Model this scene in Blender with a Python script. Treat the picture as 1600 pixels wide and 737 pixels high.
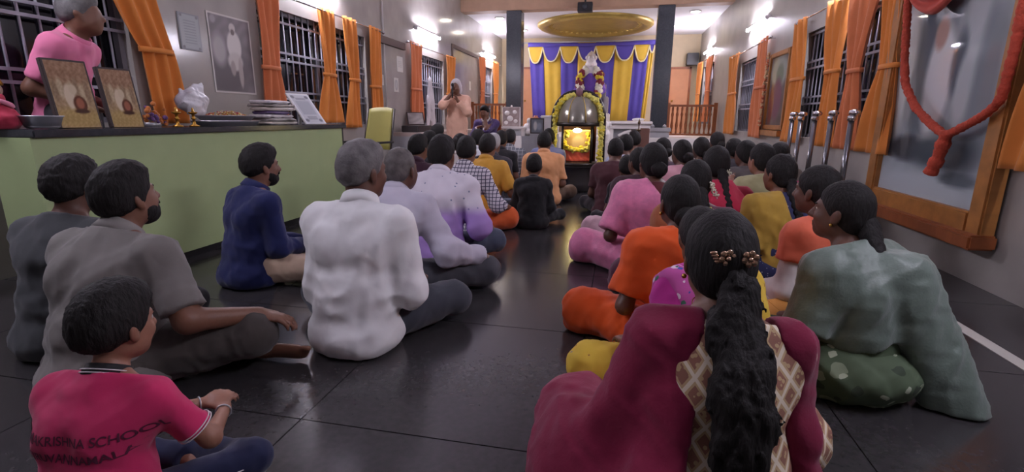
import bpy, bmesh, math, random
import numpy as np
from mathutils import Matrix, Vector
from mathutils.bvhtree import BVHTree

for _o in list(bpy.data.objects):
    bpy.data.objects.remove(_o)
SC = bpy.context.scene
COL = SC.collection
RAD = math.radians

# ------------------------------------------------------------------ camera
F_PX = 766.0
EYE = np.array([0.0, 0.0, 1.0])

def cam_axes(pitch, yaw, roll):
    p, y, r = RAD(pitch), RAD(yaw), RAD(roll)
    cy, sy, cp, sp, cr, sr = math.cos(y), math.sin(y), math.cos(p), math.sin(p), math.cos(r), math.sin(r)
    Rz = np.array([[cy, -sy, 0], [sy, cy, 0], [0, 0, 1]])
    B = np.array([[1, 0, 0], [0, 0, -1], [0, 1, 0]])
    Rp = np.array([[1, 0, 0], [0, cp, -sp], [0, sp, cp]])
    Rr = np.array([[cr, -sr, 0], [sr, cr, 0], [0, 0, 1]])
    return Rr @ Rp @ B @ Rz

CAM = cam_axes(13.477, -11.78, 0.42)
cam_d = bpy.data.cameras.new('camera')
cam_d.sensor_width = 36.0
cam_d.sensor_fit = 'HORIZONTAL'
cam_d.lens = F_PX / 1600.0 * 36.0
cam_d.clip_start = 0.02
cam_d.clip_end = 200
cam = bpy.data.objects.new('camera', cam_d)
COL.objects.link(cam)
_m = Matrix.Identity(4)
for _i in range(3):
    _m[_i][0] = CAM[0][_i]
    _m[_i][1] = -CAM[1][_i]
    _m[_i][2] = -CAM[2][_i]
    _m[_i][3] = EYE[_i]
cam.matrix_world = _m
SC.camera = cam

def at(x, y, Y):
    """world point at hall depth Y seen at photo pixel x, y"""
    d = CAM.T @ np.array([(x - 800) / F_PX, (y - 368.5) / F_PX, 1.0])
    return EYE + d * (Y / d[1])

# ------------------------------------------------------------------ world, exposure
W = bpy.data.worlds.new('night')
SC.world = W
W.use_nodes = True
W.node_tree.nodes['Background'].inputs[0].default_value = (0.35, 0.38, 0.6, 1)
W.node_tree.nodes['Background'].inputs[1].default_value = 0.03
SC.view_settings.view_transform = 'Standard'
SC.view_settings.look = 'None'
SC.view_settings.gamma = 1.0
SC.view_settings.use_curve_mapping = False
SC.view_settings.exposure = 0.3
TUBE_POWER = 215.0
XL, XR = -3.70, 2.25       # inner faces of the two long walls
YB, YE = -3.2, 16.0        # behind the camera, far end

# ------------------------------------------------------------------ materials
def lin(c):
    if isinstance(c, str):
        c = c.lstrip('#')
        c = [int(c[i:i + 2], 16) / 255 for i in (0, 2, 4)]
    return tuple(((v / 12.92) if v <= 0.04045 else ((v + 0.055) / 1.055) ** 2.4) for v in c)

_MATS = {}

def mat(name, col, rough=0.6, metal=0.0, emit=None, estr=0.0, bump=0.0, bscale=60.0, var=0.0, vscale=6.0,
        alpha=1.0, trans=0.0, spec=0.5, sheen=0.0, coat=0.0, stretch=None, fold=0.0, fscale=13.0):
    if name in _MATS:
        return _MATS[name]
    m = bpy.data.materials.new(name)
    m.use_nodes = True
    nt = m.node_tree
    b = nt.nodes['Principled BSDF']
    c = lin(col)
    b.inputs['Base Color'].default_value = (*c, 1)
    b.inputs['Roughness'].default_value = rough
    b.inputs['Metallic'].default_value = metal
    b.inputs['Specular IOR Level'].default_value = spec
    if sheen:
        b.inputs['Sheen Weight'].default_value = sheen
    if coat:
        b.inputs['Coat Weight'].default_value = coat
        b.inputs['Coat Roughness'].default_value = 0.08
    if emit is not None:
        b.inputs['Emission Color'].default_value = (*lin(emit), 1)
        b.inputs['Emission Strength'].default_value = estr
    if trans:
        b.inputs['Transmission Weight'].default_value = trans
    if alpha < 1:
        b.inputs['Alpha'].default_value = alpha
    if bump or var:
        tc = nt.nodes.new('ShaderNodeTexCoord')
        src = tc.outputs['Object']
        if stretch:
            mp = nt.nodes.new('ShaderNodeMapping')
            mp.inputs['Scale'].default_value = stretch
            nt.links.new(src, mp.inputs[0])
            src = mp.outputs[0]
    if bump:
        n = nt.nodes.new('ShaderNodeTexNoise')
        n.inputs['Scale'].default_value = bscale
        n.inputs['Detail'].default_value = 4
        nt.links.new(src, n.inputs['Vector'])
        bn = nt.nodes.new('ShaderNodeBump')
        bn.inputs['Strength'].default_value = bump
        bn.inputs['Distance'].default_value = 0.01
        nt.links.new(n.outputs[0], bn.inputs['Height'])
        nt.links.new(bn.outputs[0], b.inputs['Normal'])
        if fold:
            n3 = nt.nodes.new('ShaderNodeTexNoise')
            n3.inputs['Scale'].default_value = fscale
            n3.inputs['Detail'].default_value = 0.5
            n3.inputs['Distortion'].default_value = 0.5
            nt.links.new(src, n3.inputs['Vector'])
            b3 = nt.nodes.new('ShaderNodeBump')
            b3.inputs['Strength'].default_value = fold
            b3.inputs['Distance'].default_value = 0.05
            nt.links.new(n3.outputs[0], b3.inputs['Height'])
            nt.links.new(b3.outputs[0], bn.inputs['Normal'])
    if var:
        n2 = nt.nodes.new('ShaderNodeTexNoise')
        n2.inputs['Scale'].default_value = vscale
        n2.inputs['Detail'].default_value = 5
        nt.links.new(src, n2.inputs['Vector'])
        r = nt.nodes.new('ShaderNodeMapRange')
        r.inputs['From Min'].default_value = 0.3
        r.inputs['From Max'].default_value = 0.7
        r.inputs['To Min'].default_value = 1 - var
        r.inputs['To Max'].default_value = 1 + var
        nt.links.new(n2.outputs[0], r.inputs['Value'])
        mx = nt.nodes.new('ShaderNodeMix')
        mx.data_type = 'RGBA'
        mx.blend_type = 'MULTIPLY'
        mx.inputs[0].default_value = 1
        mx.inputs[6].default_value = (*c, 1)
        nt.links.new(r.outputs[0], mx.inputs[7])
        nt.links.new(mx.outputs[2], b.inputs['Base Color'])
    _MATS[name] = m
    return m

def _pattern_base(name, rough=0.85):
    m = bpy.data.materials.new(name)
    m.use_nodes = True
    nt = m.node_tree
    b = nt.nodes['Principled BSDF']
    b.inputs['Roughness'].default_value = rough
    tc = nt.nodes.new('ShaderNodeTexCoord')
    sx = nt.nodes.new('ShaderNodeSeparateXYZ')
    nt.links.new(tc.outputs['Object'], sx.inputs[0])
    return m, nt, b, tc, sx

def _math(nt, op, a, b=None):
    n = nt.nodes.new('ShaderNodeMath')
    n.operation = op
    for i, v in enumerate((a, b)):
        if v is None:
            continue
        if isinstance(v, (int, float)):
            n.inputs[i].default_value = v
        else:
            nt.links.new(v, n.inputs[i])
    return n.outputs[0]

def _mix(nt, fac, a, b):
    n = nt.nodes.new('ShaderNodeMix')
    n.data_type = 'RGBA'
    if isinstance(fac, (int, float)):
        n.inputs[0].default_value = fac
    else:
        nt.links.new(fac, n.inputs[0])
    for i, v in ((6, a), (7, b)):
        if isinstance(v, tuple):
            n.inputs[i].default_value = (*v, 1)
        else:
            nt.links.new(v, n.inputs[i])
    return n.outputs[2]

def mat_check(name, base, line, step=0.028, width=0.16):
    if name in _MATS: return _MATS[name]
    m, nt, b, tc, sx = _pattern_base(name)
    fs = []
    for ax in ('X', 'Z'):
        t = _math(nt, 'MULTIPLY', sx.outputs[ax], 1 / step)
        t = _math(nt, 'FRACT', t)
        fs.append(_math(nt, 'LESS_THAN', t, width))
    f = _math(nt, 'MAXIMUM', fs[0], fs[1])
    nt.links.new(_mix(nt, f, lin(base), lin(line)), b.inputs['Base Color'])
    _MATS[name] = m
    return m

def mat_dots(name, base, dot, scale=30, size=0.2, dot2=None):
    if name in _MATS: return _MATS[name]
    m, nt, b, tc, sx = _pattern_base(name)
    v = nt.nodes.new('ShaderNodeTexVoronoi')
    v.inputs['Scale'].default_value = scale
    v.inputs['Randomness'].default_value = 0.55
    nt.links.new(tc.outputs['Object'], v.inputs['Vector'])
    f = _math(nt, 'LESS_THAN', v.outputs['Distance'], size)
    c = _mix(nt, f, lin(base), lin(dot))
    if dot2:
        v2 = nt.nodes.new('ShaderNodeTexVoronoi')
        v2.inputs['Scale'].default_value = scale * 0.45
        nt.links.new(tc.outputs['Object'], v2.inputs['Vector'])
        f2 = _math(nt, 'LESS_THAN', v2.outputs['Distance'], size * 1.1)
        c = _mix(nt, f2, c, lin(dot2))
    nt.links.new(c, b.inputs['Base Color'])
    _MATS[name] = m
    return m

def mat_two_tone(name, top, low, dot, z, scale=22, size=0.13):
    """dotted shirt whose lower half is dyed another colour"""
    if name in _MATS: return _MATS[name]
    m, nt, b, tc, sx = _pattern_base(name)
    v = nt.nodes.new('ShaderNodeTexVoronoi')
    v.inputs['Scale'].default_value = scale
    v.inputs['Randomness'].default_value = 0.55
    nt.links.new(tc.outputs['Object'], v.inputs['Vector'])
    f = _math(nt, 'LESS_THAN', v.outputs['Distance'], size)
    c = _mix(nt, f, lin(top), lin(dot))
    r = nt.nodes.new('ShaderNodeMapRange')
    r.interpolation_type = 'SMOOTHSTEP'
    r.inputs['From Min'].default_value = z - 0.02
    r.inputs['From Max'].default_value = z + 0.06
    nt.links.new(sx.outputs['Z'], r.inputs['Value'])
    nt.links.new(_mix(nt, r.outputs[0], lin(low), c), b.inputs['Base Color'])
    _MATS[name] = m
    return m

def mat_diamond(name, base, line, fill, step=0.075):
    """printed cotton: pale lozenge lattice on tan with darker lozenge hearts"""
    if name in _MATS: return _MATS[name]
    m, nt, b, tc, sx = _pattern_base(name)
    u = _math(nt, 'MULTIPLY', sx.outputs['X'], 1 / step)
    w = _math(nt, 'MULTIPLY', sx.outputs['Z'], 0.75 / step)
    a = _math(nt, 'FRACT', _math(nt, 'ADD', _math(nt, 'ADD', u, w), 50.0))
    c = _math(nt, 'FRACT', _math(nt, 'ADD', _math(nt, 'SUBTRACT', u, w), 50.0))
    da = _math(nt, 'ABSOLUTE', _math(nt, 'SUBTRACT', a, 0.5))
    dc = _math(nt, 'ABSOLUTE', _math(nt, 'SUBTRACT', c, 0.5))
    mx = _math(nt, 'MAXIMUM', da, dc)
    ln = _math(nt, 'GREATER_THAN', mx, 0.41)
    vo = nt.nodes.new('ShaderNodeTexVoronoi')
    vo.inputs['Scale'].default_value = 62
    nt.links.new(tc.outputs['Object'], vo.inputs['Vector'])
    fl = _math(nt, 'MULTIPLY', _math(nt, 'LESS_THAN', mx, 0.30), _math(nt, 'GREATER_THAN', vo.outputs['Distance'], 0.33))
    cc = _mix(nt, fl, lin(base), lin(fill))
    cc = _mix(nt, ln, cc, lin(line))
    nt.links.new(cc, b.inputs['Base Color'])
    _MATS[name] = m
    return m

def mat_floral(name, base, cols, scale=18):
    if name in _MATS: return _MATS[name]
    m, nt, b, tc, sx = _pattern_base(name)
    c = lin(base)
    for i, (col, sc_, size) in enumerate(cols):
        v = nt.nodes.new('ShaderNodeTexVoronoi')
        v.inputs['Scale'].default_value = sc_
        mp = nt.nodes.new('ShaderNodeMapping')
        mp.inputs['Location'].default_value = (i * 1.7, i * 0.9, i * 2.3)
        nz = nt.nodes.new('ShaderNodeTexNoise')
        nz.inputs['Scale'].default_value = sc_ * 1.3
        nt.links.new(tc.outputs['Object'], mp.inputs[0])
        vm = nt.nodes.new('ShaderNodeVectorMath')
        vm.operation = 'MULTIPLY_ADD'
        nt.links.new(tc.outputs['Object'], nz.inputs['Vector'])
        nt.links.new(nz.outputs['Color'], vm.inputs[0])
        vm.inputs[1].default_value = (0.6 / sc_,) * 3
        nt.links.new(mp.outputs[0], vm.inputs[2])
        nt.links.new(vm.outputs[0], v.inputs['Vector'])
        f = _math(nt, 'LESS_THAN', v.outputs['Distance'], size)
        c = _mix(nt, f, c, lin(col))
    nt.links.new(c, b.inputs['Base Color'])
    _MATS[name] = m
    return m

def mat_vcol(name, rough=0.4, coat=0.0, spec=0.5):
    if name in _MATS: return _MATS[name]
    m = bpy.data.materials.new(name)
    m.use_nodes = True
    nt = m.node_tree
    b = nt.nodes['Principled BSDF']
    b.inputs['Roughness'].default_value = rough
    b.inputs['Specular IOR Level'].default_value = spec
    if coat:
        b.inputs['Coat Weight'].default_value = coat
        b.inputs['Coat Roughness'].default_value = 0.03
    a = nt.nodes.new('ShaderNodeVertexColor')
    a.layer_name = 'print'
    nt.links.new(a.outputs['Color'], b.inputs['Base Color'])
    _MATS[name] = m
    return m

# ------------------------------------------------------------------ object helpers
def tag(o, label=None, cat=None, group=None, kind=None):
    if label: o['label'] = label
    if cat: o['category'] = cat
    if group: o['group'] = group
    if kind: o['kind'] = kind
    return o

def empty(name, loc=(0, 0, 0), rz=0.0, scale=1.0):
    o = bpy.data.objects.new(name, None)
    o.empty_display_size = 0.1
    COL.objects.link(o)
    o.location = loc
    o.rotation_euler = (0, 0, rz)
    o.scale = (scale,) * 3
    return o

def link(name, me, m=None, parent=None):
    o = bpy.data.objects.new(name, me)
    COL.objects.link(o)
    if m is not None and len(me.materials) == 0:
        me.materials.append(m)
    if parent is not None:
        o.parent = parent
    return o

def shade(me, on=True):
    me.polygons.foreach_set('use_smooth', np.full(len(me.polygons), on, dtype=bool))

class MB:
    """collects boxes, tubes, lathes ... and links them as ONE mesh"""
    def __init__(self):
        self.v, self.f, self.s = [], [], []

    def add(self, vs, fs, smooth=False):
        k = len(self.v)
        self.v += [tuple(p) for p in vs]
        self.f += [tuple(i + k for i in f) for f in fs]
        self.s += [smooth] * len(fs)
        return self

    def box(self, lo, hi, M=None):
        x0, y0, z0 = lo
        x1, y1, z1 = hi
        vs = [(x0, y0, z0), (x1, y0, z0), (x1, y1, z0), (x0, y1, z0), (x0, y0, z1), (x1, y0, z1), (x1, y1, z1), (x0, y1, z1)]
        if M is not None:
            vs = [tuple(M @ Vector(p)) for p in vs]
        return self.add(vs, [(0, 3, 2, 1), (4, 5, 6, 7), (0, 1, 5, 4), (1, 2, 6, 5), (2, 3, 7, 6), (3, 0, 4, 7)])

    def bbox(self, lo, hi, b=0.006):
        """box with chamfered edges"""
        bm = bmesh.new()
        bmesh.ops.create_cube(bm, size=1)
        for v in bm.verts:
            v.co = Vector([lo[i] + (v.co[i] + 0.5) * (hi[i] - lo[i]) for i in range(3)])
        bmesh.ops.bevel(bm, geom=list(bm.edges), offset=b, segments=2, affect='EDGES')
        bm.verts.index_update()
        self.add([v.co[:] for v in bm.verts], [[v.index for v in f.verts] for f in bm.faces])
        bm.free()
        return self

    def tube(self, pts, r, n=8, caps=True, closed=False):
        pts = [Vector(p) for p in pts]
        rr = r if isinstance(r, (list, tuple)) else [r] * len(pts)
        vs, fs = [], []
        m = len(pts)
        up = None
        for i, p in enumerate(pts):
            if closed:
                t = pts[(i + 1) % m] - pts[(i - 1) % m]
            else:
                t = pts[min(i + 1, m - 1)] - pts[max(i - 1, 0)]
            t.normalize()
            if up is None:
                up = Vector((0, 0, 1)) if abs(t.z) < 0.9 else Vector((1, 0, 0))
            a = t.cross(up)
            if a.length < 1e-5:
                a = t.orthogonal()
            a.normalize()
            b = a.cross(t)
            b.normalize()
            up = b
            for j in range(n):
                q = 2 * math.pi * j / n
                vs.append(p + (a * math.cos(q) + b * math.sin(q)) * rr[i])
        for i in range(m if closed else m - 1):
            i2 = (i + 1) % m
            for j in range(n):
                j2 = (j + 1) % n
                fs.append((i * n + j, i2 * n + j, i2 * n + j2, i * n + j2))
        if caps and not closed:
            fs.append(tuple(range(n)))
            fs.append(tuple(reversed(range((m - 1) * n, m * n))))
        return self.add(vs, fs, True)

    def lathe(self, prof, n=24, c=(0, 0, 0), a0=0.0, a1=2 * math.pi, M=None):
        full = abs(a1 - a0 - 2 * math.pi) < 1e-6
        k = n if full else n + 1
        vs, fs = [], []
        for r, z in prof:
            for j in range(k):
                q = a0 + (a1 - a0) * j / n
                p = Vector((r * math.cos(q), r * math.sin(q), z))
                if M is not None:
                    p = M @ p
                vs.append((p.x + c[0], p.y + c[1], p.z + c[2]))
        for i in range(len(prof) - 1):
            for j in range(n if full else n):
                j2 = (j + 1) % k
                if not full and j == n: continue
                fs.append((i * k + j, i * k + j2, (i + 1) * k + j2, (i + 1) * k + j))
        return self.add(vs, fs, True)

    def sphere(self, c, r, nu=10, nv=7, M=None):
        if isinstance(r, (int, float)):
            r = (r, r, r)
        vs, fs = [], []
        for i in range(nv + 1):
            t = math.pi * i / nv
            for j in range(nu):
                q = 2 * math.pi * j / nu
                p = Vector((r[0] * math.sin(t) * math.cos(q), r[1] * math.sin(t) * math.sin(q), r[2] * math.cos(t)))
                if M is not None:
                    p = M @ p
                vs.append((p.x + c[0], p.y + c[1], p.z + c[2]))
        for i in range(nv):
            for j in range(nu):
                j2 = (j + 1) % nu
                fs.append((i * nu + j, (i + 1) * nu + j, (i + 1) * nu + j2, i * nu + j2))
        return self.add(vs, fs, True)

    def grid(self, fn, nu, nv, smooth=True):
        vs = [fn(i / nu, j / nv) for j in range(nv + 1) for i in range(nu + 1)]
        fs = [(j * (nu + 1) + i, j * (nu + 1) + i + 1, (j + 1) * (nu + 1) + i + 1, (j + 1) * (nu + 1) + i)
              for j in range(nv) for i in range(nu)]
        return self.add(vs, fs, smooth)

    def mesh(self, name):
        me = bpy.data.meshes.new(name)
        me.from_pydata([tuple(p) for p in self.v], [], self.f)
        me.polygons.foreach_set('use_smooth', np.array(self.s, dtype=bool))
        me.update()
        return me

    def build(self, name, m, parent=None, solid=0.0):
        o = link(name, self.mesh(name), m, parent)
        if solid:
            md = o.modifiers.new('thick', 'SOLIDIFY')
            md.thickness = solid
            md.offset = 0
        return o

def struct(name, mb, m, label, parent=None):
    o = mb.build(name, m, parent)
    if parent is None:
        tag(o, label, None, None, 'structure')
    return o

def picture(name, w, h, nx, ny, paint, m, parent=None, M=None, thick=0.004):
    """flat print: thin board facing local -Y with its print in a colour attribute"""
    us = np.linspace(0, 1, nx + 1)
    vs_ = np.linspace(0, 1, ny + 1)
    U, V = np.meshgrid(us, vs_)
    rgb = np.clip(paint(U.ravel(), V.ravel()), 0, 1)
    rgb = np.where(rgb <= 0.04045, rgb / 12.92, ((rgb + 0.055) / 1.055) ** 2.4)
    n = (nx + 1) * (ny + 1)
    pts = np.stack([(U.ravel() - 0.5) * w, np.zeros(n), V.ravel() * h], 1)
    fs = [(j * (nx + 1) + i, j * (nx + 1) + i + 1, (j + 1) * (nx + 1) + i + 1, (j + 1) * (nx + 1) + i) for j in range(ny) for i in range(nx)]
    back = [(-w / 2, thick, 0), (w / 2, thick, 0), (w / 2, thick, h), (-w / 2, thick, h)]
    vsl = [tuple(p) for p in pts] + back
    fs.append((n, n + 3, n + 2, n + 1))
    cs = [0, nx, n - 1, n - 1 - nx]
    for a in range(4):
        b = (a + 1) % 4
        fs.append((cs[b], cs[a], n + a, n + b))
    me = bpy.data.meshes.new(name)
    me.from_pydata(vsl, [], fs)
    at_ = me.color_attributes.new('print', 'FLOAT_COLOR', 'POINT')
    full = np.ones((n + 4, 4), dtype=np.float32)
    full[:n, :3] = rgb
    full[n:, :3] = 0.35
    at_.data.foreach_set('color', full.ravel())
    me.update()
    o = link(name, me, m, parent)
    if M is not None:
        o.matrix_local = M
    return o

def blob(U, V, cx, cy, rx, ry, soft=0.12):
    d = np.sqrt(((U - cx) / rx) ** 2 + ((V - cy) / ry) ** 2)
    return np.clip((1 - d) / soft + 0.5, 0, 1)[:, None]

def over(rgb, m, c):
    return rgb * (1 - m) + np.array(c)[None, :] * m

def wob(U, V, s=1.0, f=9.0):
    return (np.sin(f * U + 2 * np.sin(f * 0.7 * V + s)) * np.sin(f * 1.3 * V + 1.7 * s + np.sin(f * 0.9 * U)))[:, None]
# ------------------------------------------------------------------ implicit surfaces (bodies, hair, cloth)
f32 = np.float32

def V3(*a):
    return np.array(a, dtype=float)

def unit(v):
    return v / (np.linalg.norm(v) + 1e-9)

def rot(ax, deg):
    a = RAD(deg)
    c, s = math.cos(a), math.sin(a)
    return {'x': np.array([[1, 0, 0], [0, c, -s], [0, s, c]]), 'y': np.array([[c, 0, s], [0, 1, 0], [-s, 0, c]]),
            'z': np.array([[c, -s, 0], [s, c, 0], [0, 0, 1]])}[ax]

def C_(a, b, r1, r2=None, k=0.02, cut=None):
    """tapered capsule; cut = list of (point, normal) planes that trim it"""
    return dict(t='c', a=np.array(a, float), b=np.array(b, float), r1=r1, r2=r1 if r2 is None else r2, k=k, cut=cut)

def E_(c, r, R=None, k=0.02, cut=None):
    if isinstance(r, (int, float)):
        r = (r, r, r)
    return dict(t='e', c=np.array(c, float), r=np.array(r, float), R=R, k=k, cut=cut)

def grow(p, d, k=None):
    q = dict(p)
    if q['t'] == 'c':
        q['r1'] = q['r1'] + d
        q['r2'] = q['r2'] + d
    else:
        q['r'] = q['r'] + d
    if k is not None:
        q['k'] = k
    return q

def pbox(p):
    if p['t'] == 'c':
        r = max(p['r1'], p['r2'])
        return np.minimum(p['a'], p['b']) - r, np.maximum(p['a'], p['b']) + r
    r = p['r'].max() if p['R'] is not None else p['r']
    return p['c'] - r, p['c'] + r

def pdist(p, X, Y, Z):
    if p['t'] == 'c':
        a = p['a']
        ba = p['b'] - a
        L = float(ba @ ba) + 1e-12
        dx, dy, dz = X - f32(a[0]), Y - f32(a[1]), Z - f32(a[2])
        t = np.clip((dx * f32(ba[0]) + dy * f32(ba[1]) + dz * f32(ba[2])) / f32(L), 0, 1)
        d = np.sqrt((dx - t * f32(ba[0])) ** 2 + (dy - t * f32(ba[1])) ** 2 + (dz - t * f32(ba[2])) ** 2)
        d = d - (f32(p['r1']) + f32(p['r2'] - p['r1']) * t)
    else:
        c, r = p['c'], p['r']
        dx, dy, dz = X - f32(c[0]), Y - f32(c[1]), Z - f32(c[2])
        if p['R'] is not None:
            R = p['R']
            dx, dy, dz = (dx * f32(R[0, 0]) + dy * f32(R[1, 0]) + dz * f32(R[2, 0]),
                          dx * f32(R[0, 1]) + dy * f32(R[1, 1]) + dz * f32(R[2, 1]),
                          dx * f32(R[0, 2]) + dy * f32(R[1, 2]) + dz * f32(R[2, 2]))
        k0 = np.sqrt((dx / f32(r[0])) ** 2 + (dy / f32(r[1])) ** 2 + (dz / f32(r[2])) ** 2)
        k1 = np.sqrt((dx / f32(r[0] ** 2)) ** 2 + (dy / f32(r[1] ** 2)) ** 2 + (dz / f32(r[2] ** 2)) ** 2)
        d = k0 * (k0 - 1) / (k1 + f32(1e-6))
    if p['cut']:
        for q, n in p['cut']:
            d = np.maximum(d, (X - f32(q[0])) * f32(n[0]) + (Y - f32(q[1])) * f32(n[1]) + (Z - f32(q[2])) * f32(n[2]))
    return d

def axis(lo, hi, h, ref=()):
    out = [lo]
    while out[-1] < hi:
        s = h
        for a, b, h2 in ref:
            if a <= out[-1] <= b:
                s = min(s, h2)
        out.append(out[-1] + s)
    return np.array(out, dtype=f32)

def surfnet(F, xs, ys, zs):
    s = F < 0
    cnt = np.zeros(tuple(n - 1 for n in F.shape), dtype=np.uint8)
    for a in (0, 1):
        for b in (0, 1):
            for c in (0, 1):
                cnt += s[a:F.shape[0] - 1 + a, b:F.shape[1] - 1 + b, c:F.shape[2] - 1 + c]
    mask = (cnt > 0) & (cnt < 8)
    I, J, K = np.nonzero(mask)
    idx = np.full(mask.shape, -1, dtype=np.int32)
    idx[I, J, K] = np.arange(len(I), dtype=np.int32)
    P = np.zeros((len(I), 3))
    N = np.zeros(len(I))
    corners = [(a, b, c) for a in (0, 1) for b in (0, 1) for c in (0, 1)]
    for a in corners:
        for ax in range(3):
            if a[ax]:
                continue
            b = list(a)
            b[ax] = 1
            fa = F[I + a[0], J + a[1], K + a[2]].astype(float)
            fb = F[I + b[0], J + b[1], K + b[2]].astype(float)
            w = (fa < 0) != (fb < 0)
            t = np.where(w, fa / np.where(w, fa - fb, 1), 0)
            pa = np.stack([xs[I + a[0]], ys[J + a[1]], zs[K + a[2]]], 1).astype(float)
            pb = np.stack([xs[I + b[0]], ys[J + b[1]], zs[K + b[2]]], 1).astype(float)
            P += np.where(w[:, None], pa + (pb - pa) * t[:, None], 0)
            N += w
    P /= N[:, None]
    quads = []
    for ax in range(3):
        sl0 = [slice(1, -1)] * 3
        sl1 = [slice(1, -1)] * 3
        sl0[ax] = slice(0, -1)
        sl1[ax] = slice(1, None)
        s0, s1 = s[tuple(sl0)], s[tuple(sl1)]
        e = np.nonzero(s0 != s1)
        if not len(e[0]):
            continue
        base = [e[0].copy(), e[1].copy(), e[2].copy()]
        inside = s0[e]
        u, v = (ax + 1) % 3, (ax + 2) % 3
        for q in (u, v):
            base[q] = base[q] + 1
        def cell(du, dv):
            c = [base[0], base[1], base[2]]
            c[u] = c[u] + du
            c[v] = c[v] + dv
            return idx[c[0], c[1], c[2]]
        q = np.stack([cell(-1, -1), cell(0, -1), cell(0, 0), cell(-1, 0)], 1)
        q = np.where(inside[:, None], q, q[:, ::-1])
        quads.append(q)
    Q = np.concatenate(quads) if quads else np.zeros((0, 4), np.int32)
    return P, Q

def raw_mesh(name, P, Q):
    me = bpy.data.meshes.new(name)
    me.vertices.add(len(P))
    me.vertices.foreach_set('co', np.ascontiguousarray(P, dtype=np.float32).ravel())
    me.loops.add(len(Q) * 4)
    me.loops.foreach_set('vertex_index', np.ascontiguousarray(Q, dtype=np.int32).ravel())
    me.polygons.add(len(Q))
    me.polygons.foreach_set('loop_start', np.arange(0, len(Q) * 4, 4, dtype=np.int32))
    me.polygons.foreach_set('use_smooth', np.ones(len(Q), dtype=bool))
    me.update(calc_edges=True)
    return me

def wrinkle(seed, amp, freq, n=5, zs=0.6):
    """sum of warped sines: soft folds of cloth or locks of hair"""
    rg = np.random.RandomState(seed)
    D = rg.normal(size=(n, 3))
    D /= np.linalg.norm(D, axis=1)[:, None]
    D[:, 2] *= zs
    ph = rg.uniform(0, 6.28, n)
    wq = rg.normal(size=(n, 3)) * freq * 0.45
    wp = rg.uniform(0, 6.28, n)
    fr = freq * rg.uniform(0.7, 1.5, n)
    def fn(X, Y, Z):
        o = 0
        for i in range(n):
            w = np.sin(X * f32(wq[i, 0]) + Y * f32(wq[i, 1]) + Z * f32(wq[i, 2]) + f32(wp[i]))
            v = np.sin((X * f32(D[i, 0]) + Y * f32(D[i, 1]) + Z * f32(D[i, 2])) * f32(fr[i]) + f32(ph[i]) + w * f32(1.3))
            o = o + ((np.abs(v) * f32(1.6) - f32(1.0)) if i % 2 else v)
        return o * f32(amp / math.sqrt(n))
    return fn

def sdf_mesh(name, prims, h, subs=(), cuts=(), noise=None, region=None, ref=((), (), ())):
    B = np.array([pbox(p) for p in prims])
    lo = B[:, 0].min(0) - 3 * h - 0.02
    hi = B[:, 1].max(0) + 3 * h + 0.02
    xs, ys, zs = (axis(lo[i], hi[i], h, ref[i]) for i in range(3))
    F = np.full((len(xs), len(ys), len(zs)), 0.2, dtype=f32)
    def box(p, pad):
        a, b = pbox(p)
        r = []
        for g, i in ((xs, 0), (ys, 1), (zs, 2)):
            r.append(slice(max(int(np.searchsorted(g, a[i] - pad)) - 1, 0), int(np.searchsorted(g, b[i] + pad)) + 1))
        return tuple(r)
    for p in prims:
        k = p['k']
        s = box(p, k + 3 * h)
        d = pdist(p, xs[s[0]][:, None, None], ys[s[1]][None, :, None], zs[s[2]][None, None, :])
        G = F[s]
        if k > 0:
            w = np.maximum(f32(k) - np.abs(G - d), 0)
            F[s] = np.minimum(G, d) - w * w * f32(0.25 / k)
        else:
            F[s] = np.minimum(G, d)
    X, Y, Z = xs[:, None, None], ys[None, :, None], zs[None, None, :]
    for p in subs:
        s = box(p, 0.02)
        d = pdist(p, xs[s[0]][:, None, None], ys[s[1]][None, :, None], zs[s[2]][None, None, :])
        F[s] = np.maximum(F[s], -d)
    if noise is not None:
        F += noise(X, Y, Z).astype(f32)
    for q, n in cuts:
        F = np.maximum(F, (X - f32(q[0])) * f32(n[0]) + (Y - f32(q[1])) * f32(n[1]) + (Z - f32(q[2])) * f32(n[2]))
    if region is not None:
        F = np.maximum(F, region(X, Y, Z).astype(f32))
    P, Q = surfnet(F, xs, ys, zs)
    return raw_mesh(name, P, Q)

def sdf(name, prims, h, m, parent, **kw):
    return link(name, sdf_mesh(name, prims, h, **kw), m, parent)
# ------------------------------------------------------------------ setting materials
M_FLOOR = mat('black_granite', '#373536', 0.2, var=0.2, vscale=40, spec=0.55)
M_JOINT = mat('floor_joint', '#2c2a2b', 0.6)
M_STRIP = mat('white_strip', '#b9b6ac', 0.35, var=0.06)
M_WALLT = mat('grey_wall_tile', '#a8a39c', 0.14, var=0.10, vscale=3.0, spec=0.5)
M_WALLR = mat('grey_wall_right', '#a09b94', 0.4, var=0.10, vscale=3.0)
M_CREAM = mat('cream_wall', '#d5c3a2', 0.7, var=0.04)
M_WHITE = mat('white_plaster', '#eceaec', 0.7)
M_LILAC = mat('ceiling_lilac', '#d6cfd6', 0.8)
M_BEAM = mat('tan_beam', '#b08d72', 0.6, var=0.08)
M_PILLAR = mat('black_pillar_granite', '#34383d', 0.22, var=0.2, vscale=30)
M_GRILLE = mat('grille_paint', '#9d9ca6', 0.5)
M_FRAME = mat('window_frame_paint', '#7d7b80', 0.6)
M_PANE = mat('night_glass', '#171820', 0.08, spec=0.6)
M_OR1 = mat('curtain_orange', '#dc8a42', 0.85, bump=0.1, bscale=150, var=0.05, sheen=0.2, spec=0.2)
M_OR2 = mat('curtain_coral', '#d58054', 0.85, bump=0.1, bscale=150, var=0.05, sheen=0.2, spec=0.2)
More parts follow.
